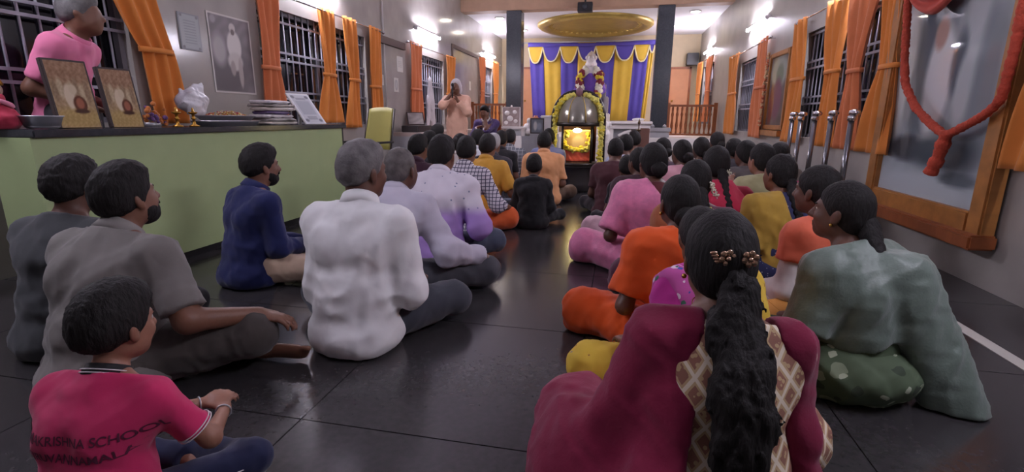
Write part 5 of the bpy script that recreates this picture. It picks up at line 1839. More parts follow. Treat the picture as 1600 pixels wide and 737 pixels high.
sm = empty('marble_idol', (-1.67, 9.55, 0))
tag(sm, 'small white seated marble idol on a stone block left of the shrine', 'sculpture')
MB().bbox((-0.13, -0.12, 0), (0.13, 0.12, 0.68), 0.008).build('block', M_GREYST, sm)
sdf('figure', [E_((0, 0, 0.75), (0.11, 0.09, 0.07), k=0.03), E_((0, 0, 0.85), (0.07, 0.06, 0.09), k=0.03), E_((0, -0.01, 0.96), (0.045, 0.05, 0.055), k=0.02), C_((-0.07, 0, 0.88), (-0.1, -0.06, 0.78), 0.025, 0.02, k=0.02), C_((0.07, 0, 0.88), (0.1, -0.06, 0.78), 0.025, 0.02, k=0.02)], 0.01, M_MARBLE, sm)
tag(MB().lathe([(0, 0), (0.05, 0), (0.07, 0.04), (0.06, 0.09), (0.035, 0.11), (0.045, 0.13), (0.03, 0.13), (0.0, 0.05)], 18, (-1.6, 9.9, 0.93)).build('clay_pot', mat('clay', '#9c5f44', 0.6)), 'small brown clay pot behind the white marble idol', 'pot')
ps = MB().bbox((-1.72, 9.78, 0), (-1.48, 10.02, 0.93), 0.008).build('stone_pedestal', M_GREYST)
tag(ps, 'narrow stone pedestal behind the white marble idol', 'pedestal')
bf = empty('photo_frame', (-1.50, 9.45, 0.72))
tag(bf, 'black framed photograph standing left of the shrine', 'picture frame')
MB().bbox((-0.135, 0, 0.0), (0.135, 0.02, 0.29), 0.004).build('frame', M_BDARK, bf)
picture('print', 0.22, 0.24, 16, 18, lambda U, V: over(over(np.tile(np.array([[0.42, 0.44, 0.47]]), (len(U), 1)), blob(U, V, 0.35, 0.5, 0.16, 0.35, 0.4), (0.74, 0.73, 0.72)), blob(U, V, 0.7, 0.45, 0.2, 0.3, 0.5), (0.55, 0.58, 0.62)), mv_gloss, bf, M=Matrix.Translation((0, -0.003, 0.025)), thick=0.002)
bt = empty('altar_bench', (-1.38, 9.62, 0))
tag(bt, 'white draped bench behind the black framed photograph', 'bench')
MB().bbox((-0.26, -0.18, 0), (0.26, 0.18, 0.72), 0.01).build('base', M_GREYST, bt)
MB().bbox((-0.06, 0.0, 0.72), (0.26, 0.16, 1.01), 0.02).build('cushion_back', mat('white_pad', '#e2dedb', 0.7), bt)
MB().bbox((-0.09, -0.02, 1.01), (0.29, 0.18, 1.06), 0.02).build('top_pad', mat('white_pad', '#e2dedb', 0.7), bt)
# ------------------------------------------------------------------ the people
NEAR, MID, FAR = 0.0085, 0.0125, 0.018

def simple_top(col, name, sleeve=0.72, bottom='#2d2c30', collar=True, bname='dark', **kw):
    def fn(X):
        m = col if not isinstance(col, str) else cloth(name, col)
        shirt(X, m, sleeve, collar=m if collar else None, **kw)
        trousers(X, bottom if not isinstance(bottom, str) else cloth('legs_' + bname, bottom))
    return fn

# ---- left side: men ------------------------------------------------------------
def b_L1(X):
    m = cloth('charcoal_tee', '#3f4244')
    shirt(X, m, 0.7, collar=None, amp=0.005)
    trousers(X, cloth('legs_black', '#222224'))
person('man in a dark charcoal T-shirt at the left edge, behind the grey polo man', (108, 243, 1.72), 6, b_L1, skin='skin_c', hair='curly', hairc='hair_black', h=0.011, bulk=1.05, hy=-6)

def b_L2(X):
    m = cloth('grey_polo', '#77746f')
    shirt(X, m, 0.86, collar=mat('polo_collar', '#85817d', 0.85), amp=0.005, g=0.018, flare=0.014)
    trousers(X, cloth('legs_taupe', '#4b4642'), upto=1.9, g=0.03, amp=0.006)
person('bearded man in a grey polo shirt sitting cross-legged with his hand on his knee', (190, 252, 1.52), -2, b_L2, skin='skin_b', hair='thick', hairc='hair_black', h=NEAR, eyes=True, beard=True, bulk=1.16,
       sw=0.19, hy=-8, hp=10, lean=8, rh=(0.46, 0.24, 0.235), rd=(0.8, 0.4, -0.25), rn=(0.1, 0.1, -1), kr=(0.44, 0.22, 0.16), ar=(0.02, 0.42, 0.06), al=(0.42, 0.30, 0.055), kl=(-0.30, 0.33, 0.10), fl=(0.95, 0.15, 0.02))

def b_L3(X):
    J, o, root = X['J'], X['o'], X['root']
    m = cloth('pink_polo', '#c22e60')
    mblk = mat('polo_black', '#1c1a1d', 0.8)
    wht = mat('polo_white', '#d8d4d4', 0.7)
    sh = shirt(X, m, 0.74, collar=mblk, amp=0.0035, g=0.014, flare=0.016)
    a, ax, r0, hg = X['collar']
    for t, dr in ((0.006, 0.0025), (0.017, 0.0015)):
        MB().tube(ring_pts(a + ax * t, ax, r0 + dr, 40), 0.0022, 6, closed=True).build('collar_stripe', wht, root)
    for n in 'rl':
        S, E = J['S' + n], J['E' + n]
        f = 0.78
        for t in (0.735, 0.695):
            r = (0.054 * f + 0.0119) * (1 - t) + (0.043 * f + 0.0119 + 0.016) * t
            MB().tube(ring_pts(S + (E - S) * t, E - S, r + 0.0022, 36), 0.0024, 6, closed=True).build('sleeve_stripe', wht, root)
    # lettering wrapped on the back
    me = sh.data
    bvh = BVHTree.FromPolygons([v.co[:] for v in me.vertices], [tuple(p.vertices) for p in me.polygons])
    mt = mat('shirt_print', '#5a1a38', 0.8)
    for txt, z, sz in (('RAMAKRISHNA SCHOOL', 0.425, 0.040), ('TIRUVANNAMALAI', 0.370, 0.040)):
        cu = bpy.data.curves.new('lettering', 'FONT')
        cu.body = txt
        cu.size = sz
        cu.align_x = 'CENTER'
        cu.extrude = 0
        cu.offset = 0.0006
        to = bpy.data.objects.new('lettering_tmp', cu)
        COL.objects.link(to)
        dg = bpy.context.evaluated_depsgraph_get()
        dg.update()
        tm = bpy.data.meshes.new_from_object(to.evaluated_get(dg))
        bpy.data.objects.remove(to)
        for v in tm.vertices:
            x, y = v.co.x, v.co.y
            x = x + 0.03
            hit = bvh.ray_cast(Vector((x * 0.95, -0.6, z + y)), Vector((0, 1, 0)))
            v.co = Vector((x * 0.95, (hit[0].y if hit[0] is not None else -0.1) - 0.003, z + y))
        link('lettering', tm, mt, root)
    trousers(X, cloth('legs_navy', '#1f2440'), g=0.018)
    K, A = J['Kr'], J['Ar']
    pts = [J['Hr'] + V3(0.085, -0.02, 0.02), J['Hr'] * 0.5 + K * 0.5 + V3(0.062, -0.05, 0.016), K + V3(0.055, -0.032, 0.012), K + V3(0.045, 0.045, 0.012)]
    MB().tube(pts, 0.003, 6).build('trouser_piping', wht, root)
    bangle(X, 'r', M_STEEL, 0.90, 0.027, 'bracelet', 0.0035)
    bangle(X, 'l', M_STEEL, 0.90, 0.027, 'bracelet', 0.003)
person('boy in a pink school polo with black striped collar in the bottom left corner', (170, 438, 0.89), 6, b_L3, skin='skin_a', hair='thick', hairc='hair_black', h=0.0082, eyes=True, hs=1.18, sw=0.168, arms=0.92,
       bulk=1.04, hy=-10, hp=-4, lean=8, rh=(0.19, 0.37, 0.275), lh=(0.10, 0.38, 0.29), rd=(-0.5, 0.45, 0.35), ld=(0.7, 0.5, 0.2), rn=(-0.7, 0.5, -0.4), ln=(0.2, 0.4, -0.9), curl=38, rpole=(0.8, -0.3, -0.8))

def b_L4(X):
    m = cloth('navy_shirt', '#1d2450')
    shirt(X, m, 1.93, collar=m, amp=0.005, g=0.014)
    trousers(X, cloth('legs_beige', '#b49c86'))
person('bearded man in a navy shirt and beige trousers sitting against the green counter', (405, 224, 2.62), -26, b_L4, skin='skin_b', hair='thick', h=0.0085, eyes=True, beard=True, hy=-4, lean=4, kr=(0.40, 0.26, 0.11), rh=(0.10, 0.30, 0.20), lh=(0.02, 0.34, 0.19))

def b_L5(X):
    m = cloth('white_shirt', '#e4e5e4', var=0.03)
    shirt(X, m, 1.35, collar=m, amp=0.006, g=0.017, flare=0.012)
    trousers(X, cloth('legs_slate', '#3a3d45'))
person('grey-haired man in a white shirt seen from behind, left of the aisle', (565, 216, 2.03), 6, b_L5, skin='skin_c', hair='short', hairc='hair_grey', h=NEAR, eyes=True, bulk=0.94, sw=0.158, hy=-32, hp=-2, lean=5, slouch=14,
       rh=(0.19, 0.26, 0.21), rpole=(0.25, -0.5, -0.9), lpole=(-0.1, -0.6, -0.9))

def b_L6(X):
    m = cloth('pale_grey_shirt', '#bcb9c6', var=0.03)
    shirt(X, m, 1.94, collar=m, amp=0.006, g=0.018, flare=0.012)
    trousers(X, cloth('legs_graphite', '#45464c'), g=0.02)
person('grey-haired man in a pale grey shirt with his arm stretched to his knee', (626, 227, 2.72), -6, b_L6, skin='skin_c', hair='crop', hairc='hair_salt', h=0.009, bulk=1.08, sw=0.18, lean=18, slouch=20, hy=-8, rh=(0.45, 0.34, 0.185), rd=(0.6, 0.7, -0.4), kr=(0.46, 0.36, 0.10), ar=(0.08, 0.44, 0.05))

def b_L7(X):
    m = mat_two_tone('dotted_white', '#d8d3dc', '#a888c9', '#7d86a0', 0.34)
    shirt(X, m, 1.1, collar=cloth('dotted_collar', '#d8d3dc'), amp=0.006, g=0.016, flare=0.014)
    trousers(X, cloth('legs_bluegrey', '#3f4656'))
person('man in a white dotted shirt over lilac, third man back along the aisle', (690, 209, 3.38), 2, b_L7, skin='skin_b', hair='short', h=0.010, bulk=1.14, sw=0.185, lean=14, slouch=18, hy=-4, rh=(0.30, 0.28, 0.20))

def b_L8(X):
    m = mat_check('checked_shirt', '#cfcbd2', '#3a3550', 0.03, 0.2)
    shirt(X, m, 1.45, collar=m, amp=0.004, g=0.014)
    trousers(X, cloth('legs_orange', '#d4602f'), g=0.024, k=0.09)
person('man in a white and navy checked shirt with an orange waist cloth', (729, 211, 4.2), -2, b_L8, hair='short', h=MID, lean=8, rh=(0.34, 0.30, 0.20), hy=6)

person('man in a mustard yellow short-sleeved shirt sitting in the left row', (762, 208, 4.9), -4, simple_top('#cf9b3e', 'mustard', 0.85, '#6f7d92', bname='paleblue', g=0.017), hair='short', h=MID, bulk=1.05, hy=2, rh=(0.34, 0.26, 0.18))
person('man in a peach shirt sitting beside the aisle in front of the shrine', (851, 204, 6.0), 6, simple_top('#d99d6c', 'peach', 0.85, '#77624f', bname='khaki', g=0.017), hair='short', h=MID, bulk=1.08, lean=8)
def b_L11(X):
    m = cloth('black_hoodie', '#1b1a1c')
    shirt(X, m, 1.9, collar=m, amp=0.005, g=0.022, flare=0.012)
    trousers(X, cloth('legs_black', '#222224'))
    J = X['J']
    sdf('hood', [C_(J['nb'] + V3(-0.06, -0.05, 0.0), J['nb'] + V3(0.06, -0.05, 0.0), 0.05, 0.05, k=0.03), E_(J['nb'] + V3(0, -0.08, -0.03), (0.09, 0.04, 0.07), k=0.03)], 0.011, m, X['root'])
person('child in a black hooded top sitting behind the peach shirt man', (835, 239, 4.65), 4, b_L11, hair='short', h=MID, hs=1.16, sw=0.155, lean=10)
person('man in a dark maroon shirt between the grey-haired men and the chair', (654, 208, 4.4), -10, simple_top('#3d2230', 'dk_maroon', 0.8, '#26262a', bname='dark2'), hair='short', h=MID, hy=-4)

FARL = [
    ('black-haired man far left in the back row below the orange curtain', (684, 193, 6.9), -20, '#4a3a44', 'hair_black', 'plum_far'),
    ('man in dark clothes left of the standing speaker in the audience', (671, 203, 6.3), -18, '#2e2b30', 'hair_black', 'ink_far'),
    ('man in a pale shirt behind the checked shirt man', (719, 208, 5.55), -10, '#b9b4b0', 'hair_dark', 'pale_far'),
    ('man in a white collared shirt below the seated speaker', (747, 201, 6.2), -6, '#d5d6dc', 'hair_black', 'white_far'),
    ('white-haired man right behind the mustard shirt man', (771, 207, 5.6), -4, '#3a3840', 'hair_white', 'slate_far'),
    ('man in a black shirt right of the white-haired man', (783, 203, 6.55), 0, '#232226', 'hair_black', 'black_far'),
    ('man in a grey checked shirt in front of the white table', (797, 201, 7.0), 0, mat_check('grey_check', '#6d7076', '#b9bcc0', 0.05, 0.12), 'hair_black', ''),
    ('man with blue collar hidden behind the peach shirt man', (858, 200, 7.0), 8, '#6c7399', 'hair_black', 'blue_far'),
]
for lab, tp, fc, c, hcx, nm in FARL:
    person(lab, tp, fc, simple_top(c, nm, 0.8, '#2d2c30'), hair='short', hairc=hcx, h=FAR)

# ---- right side: women ---------------------------------------------------------
def saree(skirt_m, drape_m, blouse_m, hair_fn=None, sleeve=0.6, upper=0.75, **kw):
    def fn(X):
        shirt(X, blouse_m, sleeve, name='blouse', collar=None, hem=False, g=0.008, amp=0.002, flare=0.004, neck=-0.01)
        skirt(X, skirt_m)
        pallu(X, drape_m, upper=upper, **kw)
        if hair_fn: hair_fn(X)
    return fn

HB = HAIR['hair_black']
M_JAS = mat('jasmine', '#d9d6bf', 0.8)
M_YFL = mat('yellow_flower', '#d9cf5a', 0.8)
M_PFL = mat('pink_flower', '#cc5a80', 0.8)
M_GOLDJ = mat('gold_jewel', '#c49a4a', 0.25, 1.0)
M_RHINE = mat('clip_rose_gold', '#c9a78c', 0.2, 0.9)

def b_R1(X):
    J, o, T, root = X['J'], X['o'], X['T'], X['root']
    kur = mat_diamond('lozenge_kurta', '#b59a72', '#d8cdb8', '#8a5f4e', 0.055)
    shirt(X, kur, 1.5, name='kurta', collar=None, amp=0.003, g=0.012, neck=-0.012)
    skirt(X, kur, name='kurta_skirt')
    mar = cloth('maroon_dupatta', '#79193a', var=0.08, bump=0.12, bscale=120)
    g = 0.03
    P = []
    S, E, Wd = J['Sl'], J['El'], J['Wl']
    nb = J['nb']
    P += [C_(nb + V3(-0.055, -0.035, -0.01), S + V3(0.02, -0.01, 0.0), 0.062, 0.075, k=0.05), C_(S, E + V3(-0.02, 0, 0), 0.085, 0.10, k=0.05),
          C_(S + V3(0.05, -0.06, -0.05), J['chest'] + V3(-0.10, -0.085, -0.08), 0.06, 0.07, k=0.05), C_(J['chest'] + V3(-0.10, -0.085, -0.08), J['pel'] + V3(-0.16, -0.11, 0.0), 0.075, 0.085, k=0.06),
          C_(E, V3(-0.32, 0.06, 0.10), 0.10, 0.13, k=0.08), C_(V3(-0.17, -0.08, 0.10), V3(-0.36, 0.10, 0.06), 0.12, 0.12, k=0.08),
          C_(V3(-0.36, 0.14, 0.16), V3(-0.40, 0.16, 0.03), 0.08, 0.09, k=0.06), C_(V3(-0.16, -0.12, 0.2), V3(-0.2, -0.18, 0.0), 0.08, 0.11, k=0.06), C_(E, V3(-0.2, 0.2, 0.2), 0.08, 0.07, k=0.06), C_(V3(-0.30, 0.12, 0.10), V3(-0.34, 0.33, 0.08), 0.15, 0.15, k=0.06)]
    S2 = J['Sr']
    P += [C_(nb + V3(0.075, -0.02, -0.03), S2 + V3(0.0, -0.015, -0.0), 0.045, 0.07, k=0.04), C_(S2, J['chest'] + V3(0.185, -0.03, -0.10), 0.072, 0.05, k=0.04), C_(J['chest'] + V3(0.185, -0.03, -0.10), J['pel'] + V3(0.215, -0.04, 0.0), 0.05, 0.06, k=0.05), C_(J['pel'] + V3(0.215, -0.04, 0.0), V3(0.26, -0.04, 0.0), 0.06, 0.08, k=0.05)]
    sdf('dupatta', P, 0.0095, mar, root, cuts=FLOORCUT + [(nb + J['d3'] * 0.03, J['d3'])], noise=wrinkle(101, 0.0065, 44, 6, 0.3),
        region=lambda Xg, Y, Z: np.minimum(np.minimum(Xg + 0.055 + 0.17 * (0.55 - Z), -(Xg - 0.125 - 0.12 * (0.55 - Z))), 9))
    # wavy loose tail
    pts = tail_pts(J, o, T, 0.16, 0.12)
    P = []
    n = len(pts)
    for i, p in enumerate(pts):
        t = i / (n - 1)
        r = 0.032 + 0.034 * math.sin(math.pi * min(t * 1.05, 1)) ** 0.8 - 0.018 * t
        P.append(E_(p + V3(0.012 * math.sin(i * 0.9) + 0.012, -0.012, 0), (r * 1.05, r * 0.5, 0.05), k=0.03))
    w1, w2 = wrinkle(7, 0.0045, 95, 7, 0.45), wrinkle(8, 0.0025, 230, 7, 0.3)
    sdf('pony_tail', P, 0.0065, HB, root, noise=lambda a, b, c: w1(a, b, c) + w2(a, b, c))
    # flower clip
    R = J['HR']
    mb = MB()
    cl = empty('hair_clip')
    cl.parent = root
    for cx in (-0.024, 0.026):
        c0 = T(0.012 + cx, -0.119, 0.036)
        MB().sphere(c0 + R @ V3(0, -0.006, 0), 0.006, 8, 6).build('stone', M_RHINE, cl)
        for k in range(6):
            a = k * math.pi / 3 + 0.3
            q = c0 + R @ V3(0.0135 * math.cos(a), 0.0, 0.0135 * math.sin(a))
            MB().sphere(q, (0.0085, 0.004, 0.0085), 8, 5).build('petal', M_RHINE, cl)
    for k in range(4):
        MB().sphere(T(0.012 - 0.055 + 0.004 * k, -0.113, 0.046 - 0.007 * k), (0.010, 0.004, 0.005), 8, 5).build('leaf', M_RHINE, cl)
    MB().tube(ring_pts(nb + V3(0, 0.01, 0.03), unit(J['d3'] + V3(0, -0.5, 0)), 0.064, 40), 0.0014, 5, closed=True).build('chain', M_GOLDJ, root)
    MB().sphere(T(-0.082, 0.0, -0.05), 0.007, 8, 6).build('earring', M_GOLDJ, root)
person('nearest woman in a maroon dupatta with a long wavy ponytail and flower clip', (1131, 326, 1.24), 4, b_R1, sex='f', skin='skin_b', hair='pony', h=0.009, sw=0.155, lean=7, slouch=10, eyes=True, bulk=1.06)

def b_R2(X):
    J, root = X['J'], X['root']
    yel = mat_floral('yellow_floral_saree', '#c9a936', [('#3f5aa0', 9, 0.13), ('#7d4a30', 26, 0.12), ('#566d8f', 15, 0.09)])
    mag = cloth('magenta_saree', '#b5308c')
    bor = mat_floral('magenta_border', '#b04a90', [('#d8c3cf', 24, 0.30), ('#3f6a54', 20, 0.24), ('#3b4a9a', 17, 0.22)])
    shirt(X, yel, 0.6, name='blouse', collar=None, hem=False, g=0.008, amp=0.002)
    skirt(X, yel)
    pallu(X, mag, upper=0.9, g=0.030)
    # printed border along the edge of the drape
    P = torso(J, X['o'], 0.0325, 0.06) + arm(J, X['o'], 'l', 0.0445, 0.9, flare=0.02, k=0.06)
    sdf('drape_border', P, X['hc'], bor, root, cuts=FLOORCUT + [(J['nb'] + J['d3'] * 0.022, unit(J['d3'] + V3(0, 0.25, 0)))],
        region=lambda Xg, Y, Z: np.abs(Xg + 0.205) - 0.038, noise=wrinkle(X['o']['seed'] + 4, 0.005, 46, 6, 0.5))
    sdf('skirt_border', [C_(J['Kl'] * V3(1.05, 1, 0.25), J['Al'] * V3(1.2, 1.1, 0.3), 0.10, 0.075, k=0.02)], X['hc'], mag, root, cuts=FLOORCUT + [(V3(0, 0, 0.05), V3(0, 0, 1))], noise=wrinkle(55, 0.005, 46, 6, 0.5))
    bun(X, HB)
    bangle(X, 'l', mat('pink_bangle', '#c9708a', 0.3), 0.92, 0.030)
    bangle(X, 'l', M_GOLDJ, 0.88, 0.031)
person('bowing woman in a yellow floral saree with magenta border behind the ponytail woman', (1096, 356, 1.88), 38, b_R2, sex='f', skin='skin_b', hair='bun', h=0.009, sw=0.16, lean=10, slouch=22, hp=-34, hy=-35, nk=66, zt=0.92, hx=0.10, lh=(-0.24, 0.28, 0.24), kl=(-0.40, 0.28, 0.17), al=(-0.02, 0.42, 0.05))

def hair_R3(X):
    bun(X, HB, (0.0, -0.105, -0.05), (0.06, 0.045, 0.055))
    T = X['T']
    flower_string(X, M_YFL, [T(0.07 + 0.012 * i, -0.105, -0.035 + 0.004 * i) for i in range(4)], 0.017, 9, 'yellow_flowers', 3)
    MB().sphere(T(-0.08, 0.0, -0.05), 0.008, 8, 6).build('earring', M_GOLDJ, X['root'])
orange = cloth('orange_saree', '#d9561f', var=0.08)
person('woman in a bright orange saree with yellow flowers in her hair', (1064, 271, 2.22), 12, saree(orange, orange, cloth('blouse_brown', '#8a3a22'), hair_R3, upper=0.8, slope=0.6), sex='f', skin='skin_c', hair='bun', h=0.009, lean=12, slouch=16, eyes=True, hy=6,
       kl=(-0.40, 0.32, 0.13), lh=(-0.2, 0.3, 0.22))

def hair_R6(X):
    T = X['T']
    braid(X, HB, 0.25)
    flower_string(X, M_JAS, [T(0.05 + 0.006 * i, -0.115, 0.0 - 0.014 * i) for i in range(6)], 0.012, 8, 'jasmine_string', 4)
person('black-haired woman with a white jasmine string, between the orange and pink sarees', (1088, 247, 2.86), 16, saree(cloth('plum_s', '#5a3444'), cloth('rust_s', '#9c5a3a'), cloth('plum_b', '#5a3444'), hair_R6), sex='f', skin='skin_c', hair='braid', h=MID, lean=10)
pink = mat('pink_saree', '#d77aa0', 0.7, bump=0.15, bscale=100, var=0.14, vscale=22, sheen=0.3)
person('woman in a pink patterned saree leaning forward in the right rows', (1022, 221, 3.42), 10, saree(pink, pink, cloth('blouse_dkred', '#5d2a2c'), lambda X: bun(X, HB), upper=0.9, slope=0.7), sex='f', skin='skin_c', hair='bun', h=MID, lean=14, slouch=14, hy=8, kl=(-0.40, 0.32, 0.13), lh=(-0.24, 0.3, 0.22))
def b_R5x(X):
    braid(X, HB, 0.2)
    T = X['T']
    flower_string(X, M_JAS, [T(0.03 + 0.01 * i, -0.115, -0.03 - 0.01 * i) for i in range(3)], 0.011, 6, 'jasmine_string', 7)
person('woman in a red blouse with a pale pink drape edge, in the middle right rows', (1121, 226, 3.6), 16, saree(cloth('rosepink_s', '#c98a94'), cloth('crimson_s', '#ad2a44'), cloth('crimson_b', '#ad2a44'), b_R5x, upper=0.85, slope=0.6, x0=0.1), sex='f', skin='skin_c', hair='braid', h=MID, lean=8)

# green saree woman, near right
def b_R24(X):
    J, o, T, root = X['J'], X['o'], X['T'], X['root']
    grn = mat_floral('green_print_saree', '#4a5a42', [('#7d8a70', 10, 0.3), ('#a9b39a', 15, 0.2), ('#33402f', 9, 0.24)])
    dr = mat('grey_green_silk', '#65756a', 0.5, bump=0.15, bscale=120, var=0.10, vscale=10, sheen=0.3)
    shirt(X, grn, 0.7, name='blouse', collar=None, hem=False, g=0.009, amp=0.002, neck=-0.012)
    skirt(X, grn, spread=1.15)
    nb = J['nb']
    for_sheet = []
    for t in np.linspace(0, 1, 9):
        for_sheet.append(C_(V3(0.03 + 0.13 * t, -0.075 + 0.03 * t, 0.50 - 0.03 * t), V3(0.14 + 0.10 * t, -0.21 - 0.09 * t, 0.012), 0.038, 0.02, k=0.05))
    P = torso(J, o, 0.026, 0.06)[1:] + arm(J, o, 'r', 0.03, 0.95, flare=0.024, k=0.06) + arm(J, o, 'l', 0.03, 0.9, flare=0.02, k=0.06)
    for p in P:
        p['cut'] = (p['cut'] or []) + [(V3(0, 0, 0.22), unit(V3(0.25, -0.25, -1)))]
    for p in for_sheet:
        p['k'] = 0.09
    sdf('saree_drape', P + for_sheet, 0.0095, dr, root, cuts=FLOORCUT + [(nb + J['d3'] * 0.018, unit(J['d3'] + V3(0, 0.25, 0)))], noise=wrinkle(61, 0.005, 46, 6, 0.5))
    braid(X, HB, 0.53, 0.045, 0.03, 'hair_tail')
    MB().tube([nb + V3(-0.055, 0.01, 0.02), nb + V3(-0.07, 0.07, -0.06), nb + V3(-0.035, 0.13, -0.16), nb + V3(0.03, 0.135, -0.17), nb + V3(0.07, 0.075, -0.06), nb + V3(0.055, 0.01, 0.02), nb + V3(0, -0.062, 0.035)], 0.004, 6, closed=True).build('white_necklace', mat('pearl', '#cfc9c2', 0.3), root)
    MB().sphere(T(-0.082, 0.0, -0.045), 0.0075, 8, 6).build('earring', M_GOLDJ, root)
    flower_string(X, M_PFL, [J['chest'] + V3(0.05, -0.165, 0.02)], 0.012, 7, 'braid_flower', 9)
    bangle(X, 'l', M_GOLDJ, 0.92, 0.030)
person('woman in a green printed saree in profile beside the big framed picture', (1322, 279, 2.06), 36, b_R24, sex='f', skin='skin_c', hair='braid', h=0.0085, eyes=True, sw=0.162, bulk=1.12, lean=8, slouch=12, hy=16, hp=4, rh=(0.06, 0.32, 0.19), lh=(-0.18, 0.32, 0.19))

def b_R23(X):
    J, root = X['J'], X['root']
    kur = cloth('white_kurta', '#d2c9c4')
    shirt(X, kur, 1.6, name='kurta', collar=None, amp=0.004)
    skirt(X, kur, name='kurta_skirt')
    pallu(X, cloth('coral_shawl', '#d8694c'), upper=0.5, slope=-0.15, x0=-0.02, g=0.022, name='shawl')
    bun(X, HB)
person('woman in a white kurta with a coral shawl, between the green and navy women', (1281, 256, 2.60), 34, b_R23, sex='f', skin='skin_c', hair='bun', h=0.0095, eyes=True, hy=8, lean=10, lh=(-0.2, 0.32, 0.18))

def b_R22(X):
    m = mat_dots('navy_dotted', '#2b2f55', '#a9a6b6', 42, 0.16)
    shirt(X, m, 0.9, name='kurta', collar=None, amp=0.003)
    skirt(X, m, name='kurta_skirt')
    pallu(X, cloth('mustard_shawl', '#b5933f', var=0.1), upper=0.98, slope=-0.02, x0=-0.06, g=0.036, name='shawl', amp=0.007)
    T = X['T']
    braid(X, HB, 0.2)
    flower_string(X, M_PFL, [T(0.035, -0.12, -0.045), T(0.05, -0.115, -0.05)], 0.016, 9, 'pink_flower', 12)
person('woman in a navy dotted kurta with a mustard shawl and a pink hair flower', (1221, 239, 3.32), 22, b_R22, sex='f', skin='skin_b', hair='braid', h=0.0105, hy=10)

def b_R20(X):
    ol = cloth('olive_s', '#a9a67c')
    shirt(X, ol, 0.7, name='blouse', collar=None, hem=False, g=0.009, amp=0.002)
    skirt(X, ol)
    pallu(X, ol, upper=0.9, g=0.03)
    braid(X, HB, 0.25)
    flower_string(X, M_JAS, [X['T'](0.02, -0.118, -0.04)], 0.02, 12, 'jasmine', 2)
person('woman in a pale olive saree raising her hand in the right rows', (1192, 222, 4.1), 26, b_R20, sex='f', skin='skin_a', hair='braid', h=MID, lh=(-0.12, 0.30, 0.46), ld=(0.1, 0.2, 1), ln=(0.9, 0.3, 0))

def kidtop(col, nm, b='#2a262a'):
    return simple_top(col, nm, 0.75, b, bname='kid', collar=False)
person('boy with glasses in a maroon shirt at the front of the right rows', (963, 215, 5.3), -8, kidtop('#4d2b30', 'maroon_boy'), skin='skin_c', hair='short', h=MID, hy=10)
person('small child in a black shirt sitting right of the aisle', (981, 241, 4.7), 4, kidtop('#1f1d20', 'black_kid'), skin='skin_c', hair='short', h=MID, hs=1.16, sw=0.15, lean=10)
person('dark-haired woman in profile left of the pink saree', (999, 229, 4.15), 22, saree(cloth('lt_pink', '#c9a6ae'), cloth('dk_brown_s', '#3f2a30'), cloth('dk_brown_b', '#3f2a30'), lambda X: bun(X, HB)), sex='f', skin='skin_c', hair='bun', h=MID, hy=14)
FARR = [
    ('person in a white and blue shirt beside the marble altar', (979, 209, 6.0), 4, '#a9aec6', 'wb_r', 'm'),
    ('person with a bare brown back in front of the marble altar', (992, 204, 7.0), 4, '#8d6a55', 'brown_r', 'm'),
    ('dark-haired woman looking left before the right pillar', (1036, 214, 5.6), 24, '#4b3a44', 'plum_r', 'f'),
    ('woman with a pale pink shawl in the middle right rows', (1066, 217, 4.85), 24, '#d9a4ae', 'ppink_r', 'f'),
    ('woman in dark clothes below the right railing', (1096, 213, 5.6), 18, '#3d3440', 'ink_r', 'f'),
    ('woman farthest right in the back row below the plain wall', (1121, 205, 6.9), 16, '#5a4a4e', 'taupe_r', 'f'),
    ('long-haired woman in black left of the olive saree', (1147, 215, 5.9), 20, '#2b272c', 'black_r', 'f'),
    ('woman with white flowers right of the long-haired woman in black', (1166, 218, 4.9), 24, '#57504f', 'grey_r', 'f'),
    ('woman half hidden behind the navy dotted kurta', (1219, 221, 5.4), 24, '#4a4038', 'umber_r', 'f'),
]
for lab, tp, fc, c, nm, sx in FARR:
    m = cloth(nm, c)
    if sx == 'm':
        person(lab, tp, fc, simple_top(m, nm, 0.75, '#2d2c30', collar=False), hair='short', h=FAR, skin='skin_c')
    else:
        hf = (lambda X: braid(X, HB, 0.3)) if nm in ('black_r', 'grey_r', 'ink_r') else (lambda X: bun(X, HB))
        person(lab, tp, fc, saree(m, m, m, hf), sex='f', hair='bun', h=FAR, skin='skin_c', hy=6)

bk_ = empty('orange_booklet', at(1212, 482, 2.28), RAD(30))
bk_.rotation_euler = (RAD(18), 0, RAD(30))
tag(bk_, 'thin orange booklet in the lap of the woman in the green saree', 'booklet')
MB().bbox((-0.09, -0.06, 0.0), (0.0, 0.06, 0.006), 0.001).build('page_half', mat('book_orange', '#c98a3e', 0.7), bk_)
MB().bbox((0.0, -0.06, 0.0), (0.09, 0.06, 0.006), 0.001).build('page_half', mat('book_orange', '#c98a3e', 0.7), bk_)
